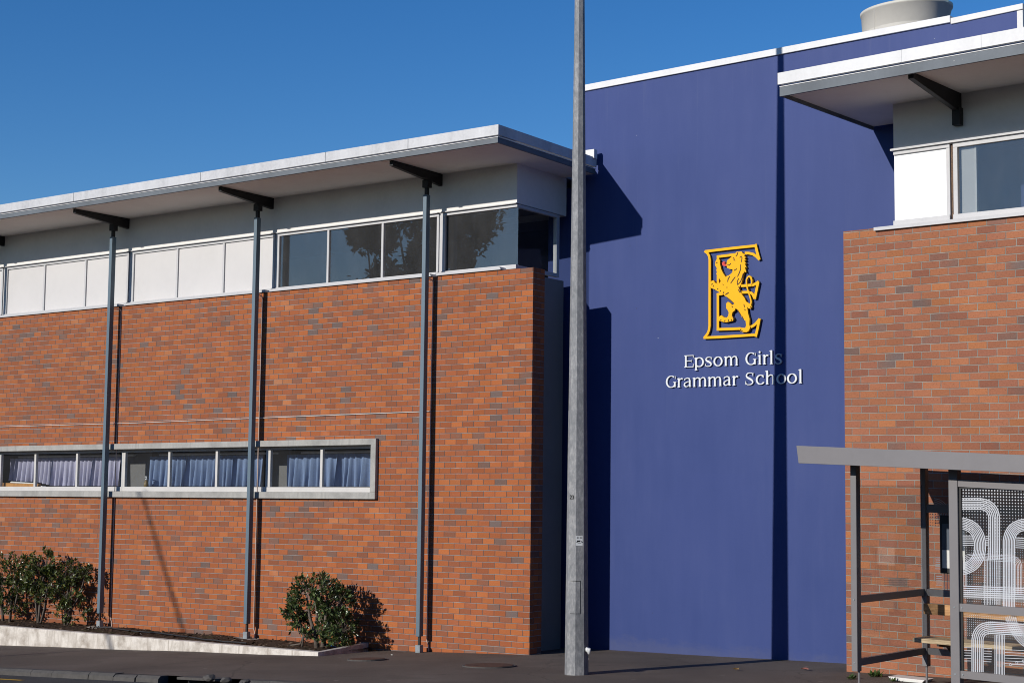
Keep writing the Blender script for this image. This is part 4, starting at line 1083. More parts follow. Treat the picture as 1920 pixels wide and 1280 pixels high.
# asset sticker
zs0, zs1 = zpx(1028), zpx(1010)
mb = MB(); decal(mb, FBk, -.052, .038, zs0, zs1, .002); stk = mb.build("sticker", M['white_letter'], LP)
mb = MB()
for x in (-.042, -.022, -.002, .018): digit(mb, [(.1, 1), (.9, 1), (.5, .5), (.9, 0), (.1, 0)], x, zs1 - .035, .022, FBk, .005)
digit(mb, [(0, .2), (.6, .5), (1.3, .75), (2.2, .75), (3.0, .5), (3.6, .25), (2.6, 0), (1.2, 0), (0, .2)], -.044, zs0 + .035, .04, FBk, .007)
digit(mb, [(0, .5), (1.4, .5)], -.034, zs0 + .038, .04, FBk, .02)
mb.build("sticker_print", M['black'], stk)
# white conduit elbow at its foot
cx = face_pt(6, zpx(1226), .03); mb = MB()
q = face_pt(6, zpx(1219), .035, -.02); mb.tube([q + Vector((0, 0, 0)), q + Vector((.0, -.02, .03)), q + Vector((.012, -.04, .03)), q + Vector((.014, -.045, -.035))], [.03, .032, .026, .016], 10)
mb.build("conduit_elbow", M['white_letter'], LP, smooth=True)

# ------------------------------------------------------------------ bus shelter
FS = Frame(ghit(1606, 1300), UR)
BS = thing("bus_shelter", "grey metal bus shelter with printed glass screens in front of the right brick building", "bus shelter", FS.p(1.5, .9, 0))
DEP = 1.80
pS = lambda x, y, n=0.0: FS.px(x, y, n)
rl = [pS(1493, 835, -.32), pS(1920, 852.5, -.32), pS(1497, 868, -.32), pS(1920, 886, -.32)]
kt = (rl[1][1] - rl[0][1]) / (rl[1][0] - rl[0][0]); kb_ = (rl[3][1] - rl[2][1]) / (rl[3][0] - rl[2][0])
SX = rl[0][0] + 6.2
rt = lambda s: rl[0][1] + kt * (s - rl[0][0]); rb = lambda s: rl[2][1] + kb_ * (s - rl[2][0])
mb = MB(); mb.prism(FS, [(rl[0][0], rt(rl[0][0])), (SX, rt(SX)), (SX, rb(SX)), (rl[2][0], rb(rl[2][0]))], -.32, -.27)
mb.prism(FS, [(rl[0][0], rt(rl[0][0])), (rl[0][0] + .05, rt(rl[0][0] + .05)), (rl[0][0] + .05, rb(rl[0][0] + .05)), (rl[2][0], rb(rl[2][0]))], -.27, DEP + .1)
mb.prism(FS, [(rl[0][0], rt(rl[0][0])), (SX, rt(SX)), (SX, rb(SX)), (rl[2][0], rb(rl[2][0]))], DEP + .1, DEP + .15)
sroof = mb.build("roof", M['shelter'], BS, bevel=.004)
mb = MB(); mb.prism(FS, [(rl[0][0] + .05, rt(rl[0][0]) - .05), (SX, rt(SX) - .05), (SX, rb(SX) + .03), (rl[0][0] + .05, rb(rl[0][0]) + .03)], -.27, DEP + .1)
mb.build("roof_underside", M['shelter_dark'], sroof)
P1 = pS(1601, 1100)[0]; P2 = pS(1789, 1100)[0]
SP = pS(1740, 1100, DEP)[0]
v_ft = pS(1603, 1258)[1]
def post(s, n, w, d, v0, v1, name="post"):
    return MB().box(FS, s - w / 2, s + w / 2, n, n + d, v0, v1).build(name, M['shelter'], BS, bevel=.006)
p1 = post(P1, 0, .075, .10, v_ft, rb(P1) + .04)
MB().tube([FS.p(P1 + .03, .05, -.1), FS.p(P1 + .03, .05, v_ft)], .014, 8).build("post_foot", M['shelter'], p1)
v_rt = pS(1750, 1248, DEP)[1]
p2 = post(P1 + .02, DEP - .1, .07, .09, v_rt, rb(P1) + .04)
MB().tube([FS.p(P1 + .02, DEP - .05, -.2), FS.p(P1 + .02, DEP - .05, v_rt)], .014, 8).build("post_foot", M['shelter'], p2)
p3 = post(P2, 0, .105, .10, .1, rb(P2) + .04)
MB().tube([FS.p(P2, .05, -.1), FS.p(P2, .05, .12)], .014, 8).build("post_foot", M['shelter'], p3)
P4 = P2 + 1.75
post(P4, 0, .105, .10, .1, rb(P4) + .04); post(P4 + .02, DEP - .1, .07, .09, .1, rb(P4) + .04)
# rails of the end screen, front screen and back
vm0, vm1 = pS(1612, 1131)[1], pS(1612, 1117.5)[1]
vl0, vl1 = pS(1612, 1249)[1], pS(1612, 1236)[1]
for (v0_, v1_) in ((vm0, vm1), (vl0, vl1)): MB().box(FS, P1 - .02, P1 + .03, .10, DEP - .1, v0_, v1_).build("end_rail", M['shelter'], BS)
for (a, b) in ((P1 + .055, P4 - .04),):
    for (v0_, v1_) in ((vm0, vm1), (vl0, vl1), (2.02, 2.12)): MB().box(FS, a, b, DEP - .09, DEP - .03, v0_, v1_).build("back_rail", M['shelter'], BS)
f0, f1 = P2 + .0525, P4 - .0525
mt0 = [pS(1803, 898.5)[1], pS(1803, 912)[1]]; kk = -.036
mb = MB()
mb.prism(FS, [(f0, mt0[1]), (f1, mt0[1] + kk * (f1 - f0)), (f1, mt0[0] + kk * (f1 - f0)), (f0, mt0[0])], .012, .075)
mb.build("front_rail", M['shelter'], BS)
q0, q1 = pS(1803, 1131)[1], pS(1803, 1146)[1]; MB().box(FS, f0, f1, .012, .075, q1, q0).build("front_rail", M['shelter'], BS)
u0, u1 = pS(1803, 1257)[1], pS(1803, 1271)[1]; MB().box(FS, f0, f1, .012, .075, u1, u0).build("front_rail", M['shelter'], BS)
GN = .05
gl_u = MB().prism(FS, [(f0, q0), (f1, q0), (f1, mt0[1] + kk * (f1 - f0)), (f0, mt0[1])], GN, GN + .008).build("glass_screen", M['glass_clear'], BS)
gl_l = MB().box(FS, f0, f1, GN, GN + .008, u0, q1).build("glass_screen", M['glass_clear'], BS)
# dark gasket round the front glass
mb = MB()
for (v0_, v1_) in ((q0, mt0[1]), (u0, q1)): mb.box(FS, f0, f0 + .028, GN - .02, GN - .001, v0_, v1_)
mb.box(FS, f0 + .028, f1, GN - .02, GN - .001, mt0[1] - .02, mt0[1] - .001)
mb.build("gasket", M['black'], BS)
MB().box(FS, P1 - .002, P1 + .006, .10, DEP - .1, vm1, 2.35).build("glass_screen", M['glass_clear'], BS)
MB().box(FS, P1 - .002, P1 + .006, .10, DEP - .1, vl1, vm0).build("glass_screen", M['glass_clear'], BS)
gb_ = MB().box(FS, P1 + .055, P4 - .04, DEP - .07, DEP - .062, vm1, 2.02).build("glass_screen", M['glass_clear'], BS)
MB().box(FS, P1 + .055, P4 - .04, DEP - .07, DEP - .062, vl1, vm0).build("glass_screen", M['glass_clear'], BS)

# printed patterns on the glass
def z3(X, Y): return pS(1740 + X / 6.4, 880 + Y / 6.4, GN)
def z4(X, Y): return pS(1740 + X / 6.4, 1080 + Y / 6.4, GN)
def round_path(pts, r, k=8):
    out = [pts[0]]
    for i in range(1, len(pts) - 1):
        p, a, b = Vector(pts[i]), Vector(pts[i - 1]), Vector(pts[i + 1])
        d0 = (a - p).normalized(); d1 = (b - p).normalized(); rr = min(r, (a - p).length * .95, (b - p).length * .95)
        s_, e_ = p + d0 * rr, p + d1 * rr; c_ = p + d0 * rr + d1 * rr
        for j in range(k + 1):
            f = j / k; q = (1 - f) ** 2 * s_ + 2 * f * (1 - f) * (p * .82 + (s_ + e_) / 2 * .18) + f ** 2 * e_
            out.append(tuple(q))
    out.append(pts[-1]); return out
cnt = [0]
def ribbon_set(mb, path, width, lines, r, F=FS, n=GN, duty=.62, zfun=None):
    """parallel printed lines that follow a path in drawing units"""
    base_ = Vector
    for i in range(lines):
        off = (i - (lines - 1) / 2) * width / lines
        P_ = [Vector(p) for p in path]; q = []
        for j, p in enumerate(P_):
            if j == 0: t = (P_[1] - P_[0]).normalized(); nrm = Vector((-t.y, t.x)); q.append(p + nrm * off)
            elif j == len(P_) - 1: t = (P_[-1] - P_[-2]).normalized(); nrm = Vector((-t.y, t.x)); q.append(p + nrm * off)
            else:
                t0 = (p - P_[j - 1]).normalized(); t1 = (P_[j + 1] - p).normalized(); n0 = Vector((-t0.y, t0.x)); n1 = Vector((-t1.y, t1.x))
                m_ = (n0 + n1); m_ = m_ / max(m_.dot(n0), .2); q.append(p + m_ * off)
        turn = 1
        if len(P_) > 2:
            t0 = (P_[1] - P_[0]); t1 = (P_[2] - P_[1]); turn = 1 if t0.x * t1.y - t0.y * t1.x > 0 else -1
        pts = round_path([tuple(x) for x in q], max(r - turn * off, 12)) if len(q) > 2 else [tuple(x) for x in q]
        cnt[0] += 1
        ww = width / lines * duty * .8 / 6.4 * (pS(1850, 1000, GN)[0] - pS(1849, 1000, GN)[0])
        mb.ribbon(F, [zfun(*p) for p in pts], ww, n - .0015 - .00002 * (cnt[0] % 40), n - .0002)
mb = MB()
V2 = lambda *a: [Vector(p) for p in a]
ribbon_set(mb, [(372, 410), (795, 410), (795, 1080)], 150, 7, 165, zfun=z3, duty=.7)
ribbon_set(mb, [(372, 640), (625, 640), (625, 1195), (372, 1195)], 150, 8, 270, zfun=z3, duty=.7)
ribbon_set(mb, [(972, 1700), (972, 660), (1700, 660)], 155, 8, 190, zfun=z3, duty=.7)
ribbon_set(mb, [(385, 850), (548, 850)], 135, 6, 10, zfun=z3, duty=.45)
ribbon_set(mb, [(692, 855), (724, 855)], 130, 6, 10, zfun=z3, duty=.45)
ribbon_set(mb, [(1052, 875), (1700, 905)], 140, 6, 10, zfun=z3, duty=.45)
ribbon_set(mb, [(430, 1400), (430, 1040), (1090, 1070), (1090, 1500)], 90, 5, 90, zfun=z3, duty=.38)
ribbon_set(mb, [(725, 1620), (725, 1060)], 110, 6, 10, zfun=z3, duty=.45)
ribbon_set(mb, [(830, 1620), (830, 1080)], 90, 4, 10, zfun=z3, duty=.5)
ribbon_set(mb, [(395, 175), (1700, 225)], 150, 6, 10, zfun=z4, duty=.55)
mb.build("printed_pattern", M['etch'], gl_u)
mb = MB()
ribbon_set(mb, [(595, 1145), (595, 605), (1150, 640)], 155, 7, 150, zfun=z4, duty=.66)
ribbon_set(mb, [(985, 470), (1040, 640), (1160, 790), (1300, 860)], 130, 6, 60, zfun=z4, duty=.6)
ribbon_set(mb, [(860, 1180), (860, 700)], 130, 7, 10, zfun=z4, duty=.6)
ribbon_set(mb, [(410, 930), (520, 933)], 190, 6, 10, zfun=z4, duty=.25)
ribbon_set(mb, [(670, 940), (765, 944)], 190, 6, 10, zfun=z4, duty=.25)
ribbon_set(mb, [(920, 960), (1700, 995)], 200, 6, 10, zfun=z4, duty=.22)
for (x, y) in ((990, 1055), (1066, 1035), (1144, 1014)):
    c = z4(x, y); r_ = .012
    mb.ribbon(FS, [(c[0] + r_ * math.cos(2 * math.pi * k / 12), c[1] + r_ * math.sin(2 * math.pi * k / 12)) for k in range(12)], .005, GN - .0012, GN - .0002, True)
    mb.ribbon(FS, [z4(x + 14, y), z4(x + 400, y + 14)], .004, GN - .0012, GN - .0002)
mb.build("printed_pattern", M['etch'], gl_l)
# dots fading downwards
def dots(mb, F, s0, s1, v0, v1, step, r0, r1, n, ax='n'):
    j = 0; v = v1
    while v > v0:
        r = r1 + (r0 - r1) * (v - v0) / (v1 - v0); s = s0
        while s < s1:
            i = [mb.vert(F.p(s + r * math.cos(1.0472 * k), n, v + r * math.sin(1.0472 * k))) for k in range(6)]; mb.face(i, 't')
            s += step
        v -= step
mb = MB()
t0, t1 = z3(385, 235), z3(385, 820)
dots(mb, FS, f0 + .045, f1, t1[1], mt0[1] - .035, .0325, .0092, .003, GN - .0008)
t2, t3 = z3(395, 930), z3(395, 1620)
dots(mb, FS, f0 + .05, f1, q0 + .01, t2[1], .026, .0038, .0042, GN - .0008)
mb.build("printed_dots", M['etch'], gl_u)
mb = MB(); dots(mb, FS, f0 + .045, f1, z4(400, 700)[1], q1 - .01, .024, .0045, .004, GN - .0008); mb.build("printed_dots", M['etch'], gl_l)
# back screen print
def zb_(X, Y): return pS(1740 + X / 6.4, 880 + Y / 6.4, DEP - .072)
mb = MB()
ribbon_set(mb, [(70, 410), (160, 410), (215, 700)], 150, 7, 120, n=DEP - .07, zfun=zb_, duty=.4)
ribbon_set(mb, [(85, 600), (160, 605)], 110, 5, 10, n=DEP - .07, zfun=zb_, duty=.4)
ribbon_set(mb, [(90, 1120), (160, 1122)], 160, 6, 10, n=DEP - .07, zfun=zb_, duty=.5)
ribbon_set(mb, [(100, 1330), (165, 1330)], 130, 5, 10, n=DEP - .07, zfun=zb_, duty=.5)
ribbon_set(mb, [(225, 1500), (225, 1200)], 110, 6, 10, n=DEP - .07, zfun=zb_, duty=.4)
dots(mb, FS, P1 + .1, P4 - .1, 1.85, 2.0, .034, .008, .007, DEP - .0712)
mb.build("printed_pattern", M['etch'], gb_)
# sparse print on the end screen
mb = MB()
FE = Frame(FS.p(P1 - .003, 0, 0), (FS.n.x, FS.n.y, 0))
def ev(x, y):
    d_ = ray(x, y); o_ = FS.p(P1, 0, 0); t = (o_ - CAM).dot(FS.h) / d_.dot(FS.h); w_ = CAM + d_ * t - o_
    return (w_.dot(FS.n), w_.z)
def eline(x0, y0, x1, y1, w=.006):
    cnt[0] += 1
    a_, b_ = ev(x0, y0), ev(x1, y1); dx, dy = b_[0] - a_[0], b_[1] - a_[1]; l = math.hypot(dx, dy) or 1
    ox, oy = -dy / l * w / 2, dx / l * w / 2
    mb.face([mb.vert(FS.p(P1 - .0035 - .00001 * (cnt[0] % 50), q[0], q[1])) for q in ((a_[0] + ox, a_[1] + oy), (b_[0] + ox, b_[1] + oy), (b_[0] - ox, b_[1] - oy), (a_[0] - ox, a_[1] - oy))], 't')
for k in range(6): eline(1639 + 2.9 * k, 1030, 1640 + 2.9 * k, 1106, .007)
for k in range(6): eline(1615, 1075 + 3.6 * k, 1635, 1075.5 + 3.6 * k, .012)
for k in range(5): eline(1658, 1083 + 4 * k, 1705, 1083.5 + 4 * k, .009)
for k in range(5): eline(1722, 1045 + 4 * k, 1735, 1045.5 + 4 * k, .009)
for k in range(4): eline(1643 + 3.2 * k, 1156, 1644 + 3.2 * k, 1184, .009)
for k in range(3): eline(1690 + 5 * k, 1160, 1691 + 5 * k, 1188, .005)
for k in range(4): eline(1672 + 2.4 * k, 1040, 1673 + 2.4 * k, 1078, .006)
m_faint, t_, out_ = nt("faint_frit_print")
d_ = t_.nodes.new("ShaderNodeBsdfDiffuse"); d_.inputs[0].default_value = (.62, .60, .60, 1); tr_ = t_.nodes.new("ShaderNodeBsdfTransparent"); ms_ = t_.nodes.new("ShaderNodeMixShader"); ms_.inputs[0].default_value = .42
t_.links.new(tr_.outputs[0], ms_.inputs[1]); t_.links.new(d_.outputs[0], ms_.inputs[2]); t_.links.new(ms_.outputs[0], out_.inputs[0])
mb.build("printed_pattern", m_faint, BS)
# bench
vs_ = pS(1712, 1195, 1.15)[1]; vs2 = pS(1712, 1203, 1.15)[1]; sbn = pS(1711, 1199, 1.15)[0]
MB().box(FS, sbn, P4 - .1, 1.15, 1.50, vs2, vs_).build("bench_seat", M['wood_pale'], BS, bevel=.005)
vb1, vb2 = pS(1744, 1131, 1.62)[1], pS(1744, 1151, 1.62)[1]
MB().box(FS, P1 + .06, P4 - .1, 1.60, 1.64, vb2, vb1).build("bench_back", M['wood'], BS, bevel=.004)
for sx in (P1 + .42, P1 + 1.6):
    mb = MB(); pr_ = [(1.2, vs2), (1.7, vs2), (1.7, vl1), (1.66, vl1), (1.6, vs2 - .16), (1.45, vs2 - .06), (1.2, vs2 - .03)]
    i0 = [mb.vert(FS.p(sx, n, v)) for n, v in pr_]; i1 = [mb.vert(FS.p(sx + .03, n, v)) for n, v in pr_]
    mb.face(i0, 't'); mb.face(i1[::-1], 't')
    for j in range(7): mb.face([i0[j], i0[(j + 1) % 7], i1[(j + 1) % 7], i1[j]], 't')
    mb.build("bench_bracket", M['shelter_dark'], BS)
# timetable case on the back screen
nt0 = DEP - .14
a_, b_ = pS(1761, 965, nt0), pS(1761, 1074, nt0)
TC = thing("timetable_case", "black framed timetable case hanging on the back screen of the bus shelter", "timetable", FS.p(a_[0] + .2, nt0, b_[1]))
sw = .36
MB().box(FS, a_[0], a_[0] + sw, nt0, nt0 + .05, b_[1], a_[1]).build("case", M['black'], TC, bevel=.01)
i_t, i_m, i_b = pS(1766, 981, nt0)[1], pS(1766, 1030, nt0)[1], pS(1766, 1064, nt0)[1]
MB().box(FS, a_[0] + .035, a_[0] + sw - .035, nt0 - .004, nt0 - .001, i_m, i_t).build("upper_panel", M['screen'], TC)
MB().box(FS, a_[0] + .035, a_[0] + sw - .035, nt0 - .0045, nt0 - .001, i_b, i_m - .002).build("paper", M['paper'], TC)

# white tray left on the ground under the end screen
c = ghit(1708, 1276); fw = Frame(c, UR)
tr = thing("plastic_tray", "shallow white plastic tray lying on the ground under the bus shelter", "tray", c)
MB().prism(fw, [(-.20, .0), (.20, .0), (.24, .045), (-.25, .045)], -.12, .14).build("tray", M['white_sheet'], tr, bevel=.008)

# ------------------------------------------------------------------ small things on the ground
def litter(x, y, mat, label, r, sd):
    c = ghit(x, y, .012); mb = MB(); rr = random.Random(sd)
    ids = [mb.vert(c + Vector((r * (1 + .4 * rr.random()) * math.cos(a_), r * (.7 + .3 * rr.random()) * math.sin(a_), .010 + .025 * rr.random()))) for a_ in [2 * math.pi * k / 7 for k in range(7)]]
    ce = mb.vert(c + Vector((0, 0, .006)))
    for k in range(7): mb.face([ids[k], ids[(k + 1) % 7], ce], 't')
    tag(mb.build("fallen_leaf", mat, origin=c), label, "leaf", "fallen leaves on the footpath")
litter(1380, 1255, M['leaf_dry'], "yellowish fallen leaf on the footpath before the blue wall", .04, 1)
litter(1509, 1255, M['leaf_red'], "reddish fallen leaf on the footpath near the post shadow and shelter", .045, 2)
litter(735, 1229, M['white_sheet'], "tiny pale fallen leaf on the footpath below the round shrub", .018, 3)
litter(1102, 1238, M['white_sheet'], "tiny pale fallen leaf on the footpath right of the lamp post", .018, 5)
def weed(x, y, label, r, k_, seed):
    c = ghit(x, y); mb = MB(); rr = random.Random(seed)
    for k in range(k_):
        a_ = rr.uniform(0, 6.28); L_ = r * rr.uniform(.5, 1.1); t = Vector((math.cos(a_), math.sin(a_), rr.uniform(.4, 1.4))).normalized(); sd_ = t.cross(Vector((0, 0, 1))).normalized() * L_ * .16
        b_ = c + Vector((rr.uniform(-r, r) * .6, rr.uniform(-r, r) * .4, 0)); mb.face([mb.vert(b_), mb.vert(b_ + t * L_ * .5 + sd_), mb.vert(b_ + t * L_), mb.vert(b_ + t * L_ * .5 - sd_)], 't')
    tag(mb.build("weed", M['weed'], origin=c), label, "weed", "weeds along the brick foot")
weed(1642, 1268, "largest green weed at the foot of the right brick wall", .12, 40, 1)
weed(1595, 1272, "low weed at the left corner of the right brick wall", .09, 26, 2)
weed(1672, 1277, "small weed beside the white tray under the shelter", .07, 20, 3)
# hose in the bed, blue pipe
hp = [FL.p(s, -.75 - .22 * math.sin(s * .9), bed_v(s, .75) + .03) for s in lin(-9.2, -5.0, 24)]
tag(MB().tube(hp, .013, 6).build("hose", M['rubber'], origin=hp[0]), "black irrigation hose lying across the soil of the planting bed", "hose")
pa, pb = FL.p(FL.px(606, 1206, -.5)[0], -.5, -.03), FL.p(FL.px(627, 1208, -.5)[0], -.52, -.04)
pts_ = [FL.p(FL.px(x, 1206, -.5)[0], -.5, -.055 + .03 * math.sin((x - 600) / 30 * 3.0)) for x in (602, 608, 614, 620, 626, 630)]
tag(MB().tube(pts_, .016, 8).build("pipe", M['blue_pipe'], origin=pts_[0]), "short bright blue pipe on the soil under the round shrub", "pipe")

# ------------------------------------------------------------------ shrubs and trees
def leaf_into(mb, p, d, up, L_, w):
    s_ = d.cross(up)
    if s_.length < 1e-4: s_ = d.cross(Vector((1, 0, 0)))
    s_.normalize(); u_ = s_.cross(d).normalized()
    a = mb.vert(p); t = mb.vert(p + d * L_); m0 = p + d * L_ * .5 - u_ * L_ * .06
    l = mb.vert(m0 + s_ * w + u_ * w * .35); r = mb.vert(m0 - s_ * w + u_ * w * .35); c = mb.vert(m0)
    mb.face([a, l, c], 't'); mb.face([l, t, c], 't'); mb.face([a, c, r], 't'); mb.face([r, c, t], 't')
def shrub(name, base, lobes, stems, nleaf, lmat, label, leaf=.075, seed=1, group=None, gap=.25, cat="shrub"):
    """lobes: (centre offset in FL axes (s, n, z), radii); leaves sit in sprays at twig ends, mostly near the lobe surface"""
    rr = random.Random(seed)
    t = thing(name, label, cat, base, group)
    W = lambda s, n, z: base + FL.h * s - FL.n * n + Vector((0, 0, z))
    br = MB(); lf = MB()
    for st in stems:
        pts = [W(*q[:3]) for q in st]; br.tube(pts, [q[3] for q in st], 7)
    tot = sum(r[0] * r[2] for _, r in lobes)
    for (c, r) in lobes:
        sprays = int(nleaf / 9 * r[0] * r[2] / tot)
        for k in range(sprays):
            while True:
                d = Vector((rr.gauss(0, 1), rr.gauss(0, 1), rr.gauss(0, 1)))
                if d.length > .1: break
            d.normalize(); k_ = rr.uniform(.45, 1.08) ** .6
            q = Vector((c[0] + d.x * r[0] * k_, c[1] + d.y * r[1] * k_, c[2] + d.z * r[2] * k_))
            if noise.noise(q * 4.2 + Vector((seed * 3.1, 0, 0))) < -gap: continue
            P_ = W(*q)
            out = (FL.h * d.x - FL.n * d.y + Vector((0, 0, d.z + .35))).normalized()
            tw = P_ - out * rr.uniform(.10, .2)
            if rr.random() < .5: br.tube([tw - out * .05 + Vector((0, 0, -.04)), tw, P_], [.006, .005, .003], 4, False)
            for j in range(rr.randint(6, 11)):
                a_ = rr.uniform(0, 6.28); tilt = rr.uniform(.35, 1.25)
                sx = out.orthogonal().normalized(); sy = out.cross(sx)
                dd = (out * math.cos(tilt) + (sx * math.cos(a_) + sy * math.sin(a_)) * math.sin(tilt)).normalized()
                L_ = leaf * rr.uniform(.6, 1.25)
                leaf_into(lf, P_ - out * rr.uniform(0, .09) + dd * .01, dd, out, L_, L_ * rr.uniform(.19, .27))
    br.build("stems", M['bark'], t, smooth=True)
    lf.build("foliage", lmat, t)
    return t
def bedp(x, y, n):
    s, v = FL.px(x, y, -n); return FL.p(s, -n, bed_v(s, n) - .01)
b1 = bedp(594, 1204, .72)
shrub("shrub", b1, [((-.05, 0, .86), (.50, .42, .36)), ((-.38, .05, .62), (.24, .30, .28)), ((.30, -.05, .72), (.32, .36, .36)), ((.52, -.05, .38), (.26, .3, .30)), ((-.34, .08, .40), (.18, .22, .16)), ((.15, .0, .42), (.2, .25, .2)), ((.30, -.1, .2), (.26, .25, .16)), ((-.12, .1, .26), (.18, .2, .12))],
      [[(.02, 0, -.05, .045), (-.02, .02, .22, .035), (-.12, .05, .5, .026), (-.2, .05, .85, .012)], [(.10, -.03, -.05, .05), (.14, -.03, .25, .038), (.17, -.02, .55, .028), (.2, 0, .9, .012)], [(-.28, .05, -.02, .018), (-.24, .05, .2, .016), (-.3, .1, .45, .01)], [(.10, -.03, .2, .03), (.3, -.05, .45, .02), (.5, -.05, .7, .01)], [(-.52, .12, .02, .012), (-.3, .06, .06, .014), (-.25, .05, .2, .014)], [(.0, 0, .2, .025), (.05, .05, .5, .02), (.02, .1, .8, .012)]],
      6200, M['leaf'], "round dark green glossy shrub standing alone by the corner of the planting bed", .078, 4)
sg = "leafy shrubs at the left end of the planting bed"
b2 = bedp(18, 1170, .5)
shrub("shrub", b2, [((0, 0, 1.0), (.55, .38, .36)), ((-.3, 0, .55), (.5, .36, .36)), ((.35, 0, .75), (.3, .3, .26)), ((.1, 0, .35), (.3, .3, .22))],
      [[(0, 0, -.05, .03), (.03, 0, .4, .025), (.1, 0, .9, .012)], [(-.2, 0, -.05, .03), (-.25, 0, .4, .02), (-.4, 0, .9, .01)], [(.2, .05, .3, .02), (.3, .05, .7, .012)]],
      3700, M['leaf2'], "dense leafy shrub farthest left, cut by the picture edge", .085, 8, sg, .1)
b3 = bedp(72, 1168, .5)
shrub("shrub", b3, [((.12, 0, 1.10), (.36, .30, .32)), ((-.08, 0, .84), (.30, .28, .22)), ((.08, 0, .58), (.25, .25, .20)), ((.32, 0, .85), (.22, .25, .3))],
      [[(.0, 0, -.05, .028), (.02, 0, .3, .024), (.05, 0, .7, .018), (.2, 0, 1.15, .008)], [(.04, 0, -.05, .024), (.16, 0, .3, .02), (.22, 0, .7, .014)], [(-.02, 0, .0, .02), (-.1, 0, .4, .018), (-.2, 0, .9, .01)]],
      2700, M['leaf2'], "middle one of the three left shrubs, with pale bare lower stems", .085, 15, sg, .08)
b4 = bedp(122, 1173, .42)
shrub("shrub", b4, [((.0, 0, .98), (.38, .3, .28)), ((.12, 0, .62), (.30, .28, .28)), ((.05, 0, .28), (.30, .28, .22)), ((.46, -.06, 1.02), (.15, .14, .17)), ((.32, -.04, .62), (.13, .15, .16)), ((-.22, 0, .6), (.16, .2, .16)), ((.40, 0, .3), (.15, .2, .16))],
      [[(0, 0, -.05, .03), (.02, 0, .4, .025), (.05, 0, .9, .012)], [(.05, 0, .2, .02), (.28, -.03, .5, .016), (.40, -.05, .8, .012), (.46, -.06, 1.1, .006)], [(.08, .02, -.03, .02), (.15, 0, .4, .016)]],
      3000, M['leaf2'], "rightmost of the three left shrubs, next to a roof post, with one side branch", .08, 23, sg, .06)

def tree(base, h, r, label, seed, nl=3600, crown_h=.6, leaf=.34): 
    rr = random.Random(seed); t = thing("tree", label, "tree", base, "trees across the street")
    br = MB(); br.tube([base + Vector((0, 0, -.3)), base + Vector((.1, 0, h * .35)), base + Vector((0, .1, h * .8))], [.3, .22, .06], 9)
    lf = MB()
    blobs = []
    for k in range(12):
        a_ = rr.uniform(0, 6.28); z = rr.uniform(1 - crown_h, .93) * h; q = r * rr.uniform(.15, .7) * (1 - abs(z / h - (1 - crown_h / 2)) * .9)
        c = base + Vector((q * math.cos(a_), q * math.sin(a_), z)); blobs.append((c, r * rr.uniform(.32, .55)))
        br.tube([base + Vector((0, 0, z * .6)), c], [.09, .03], 5)
    for k in range(nl):
        c, q = rr.choice(blobs); d = Vector((rr.gauss(0, 1), rr.gauss(0, 1), rr.gauss(0, .8))).normalized() * q * rr.uniform(.3, 1.0) ** .5
        dd = Vector((rr.gauss(0, 1), rr.gauss(0, 1), rr.gauss(0, 1))).normalized()
        leaf_into(lf, c + d, dd, Vector((0, 0, 1)), leaf * rr.uniform(.6, 1.2), leaf * .3)
    br.build("trunk", M['bark'], t); lf.build("crown", M['leaf_tree'], t)
def far(x, y):
    q = Vector((x, y, 0)); s, n = sn(q); return Vector((x, y, zg(cl(s, -60, 60), cl(n, -9, 40)) - .35))
tree(far(-53.6, 8.6), 21.5, 4.9, "tall dark tree across the street, mirrored in the corner window", 2, 15000, .66, .44)
tree(far(-55.2, 10.4), 18.2, 1.9, "slimmer tree across the street, mirrored beside the corner window", 5, 7000, .6, .42)
tree(far(-58.2, 16.0), 14.9, 2.6, "low spreading tree across the street, mirrored in left window pane", 9, 3600, .4, .42)
tree(far(-58.5, 20.5), 16.2, 3.2, "farthest tree across the street, hidden from direct view", 11, 3600, .4, .42)

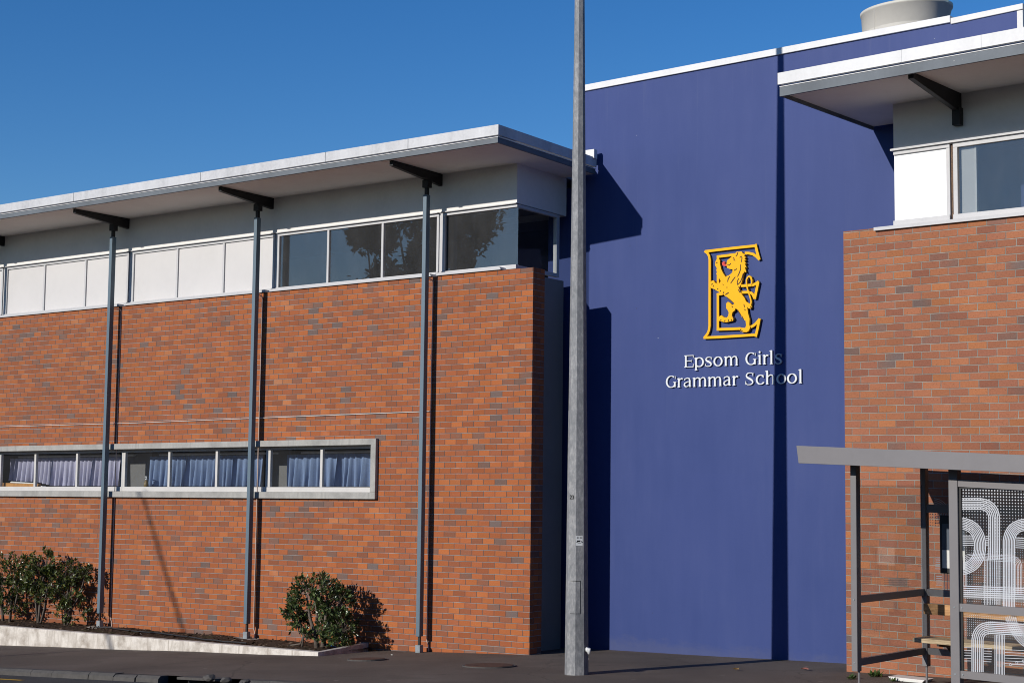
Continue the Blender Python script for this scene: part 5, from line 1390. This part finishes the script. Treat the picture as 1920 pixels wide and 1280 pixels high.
# ------------------------------------------------------------------ the other side of the street
M['board'] = mat_plain("painted_weatherboard", (0.20, 0.205, 0.215), 0.7, var=0.06)
M['tile'] = mat_plain("dark_roof_tile", (0.10, 0.07, 0.06), 0.8, var=0.2, scale=8)
def occluder_house(s0, s1, n0, h, label):  # unseen houses, added to block low sky light and darken the shadows
    c = gp((s0 + s1) / 2, n0, -.3); F = Frame(c, (FL.h.x, FL.h.y, 0)); w = (s1 - s0) / 2
    t = thing("occluder_house", label, "occluder_house", c, "unseen houses added across the street")
    MB().box(F, -w, w, -9.0, 0, -1.5, h).build("wall", M['board'], t)
    mb = MB(); i0 = [mb.vert(F.p(-w - .4, n, v)) for n, v in ((.5, h - .1), (.5, h), (-4.5, h + 2.6), (-9.5, h), (-9.5, h - .1))]; i1 = [mb.vert(F.p(w + .4, n, v)) for n, v in ((.5, h - .1), (.5, h), (-4.5, h + 2.6), (-9.5, h), (-9.5, h - .1))]
    mb.face(i0, 't'); mb.face(i1[::-1], 't')
    for j in range(5): mb.face([i0[j], i0[(j + 1) % 5], i1[(j + 1) % 5], i1[j]], 't')
    mb.build("roof", M['tile'], t)
    for x in (-w * .65, w * .55): 
        f = MB().box(F, x - .8, x + .8, 0, .05, 1.1, 2.4).build("window", M['alu_white'], t); MB().box(F, x - .7, x + .7, .05, .06, 1.2, 2.3).build("pane", M['rubber'], f)
    MB().box(F, -.45, .45, 0, .05, .2, 2.3).build("door", M['timber'], t)
for k, (a, b, h, lab) in enumerate(((-58, -46, 4.2, "far left one of the unseen houses added behind the viewer to block sky light"), (-44, -33, 4.2, "second from the left of the unseen houses added to block sky light"), (-31, -19, 4.6, "third from the left of the unseen houses added to block sky light"), (-17, -5, 4.3, "fourth from the left of the unseen houses added to block sky light"),
        (-3, 9, 5.0, "fifth from the left of the unseen houses added to block sky light"), (11, 25, 5.6, "larger sixth of the unseen houses added to block sky light"), (27, 41, 5.8, "largest and rightmost of the unseen houses added to block sky light"))):
    occluder_house(a, b, 27.5, h, lab)
# leaning pole whose thin shadow lies slantwise on the brick wall
W0, W1 = FL.hit(338, 1165), FL.hit(268, 930)
u = (W0 - W1).normalized()
b_ = -(u.x * D.x + u.y * D.y) / (D.x ** 2 + D.y ** 2)
vdir = (u + D * b_).normalized()
T = W1 - D * 19.5
k_ = (T.z - gp(*sn(T)).z + .3) / -vdir.z
Bt = T + vdir * k_
pl = thing("leaning_pole", "thin leaning timber pole across the street that throws the slanting shadow", "pole", Bt)
MB().tube([Bt, Bt.lerp(T, .5), T], [.050, .042, .036], 8).build("pole_shaft", M['bark'], pl)
MB().tube([T, T - vdir * .12], [.042, .036], 8).build("pole_cap", M['rubber'], pl)

for (s_, v_) in ((f0 + .03, (q0 + q1) / 2), (f0 + .03, (u0 + u1) / 2), (P2, (q0 + q1) / 2), (P2, (u0 + u1) / 2), (P1, (vm0 + vm1) / 2), (P1, (vl0 + vl1) / 2)):
    n_ = .012 if s_ > P2 + .01 else 0.0
    MB().tube([FS.p(s_, n_ - .006, v_), FS.p(s_, n_ + .004, v_)], .009, 8).build("bolt", M['cup'], BS)
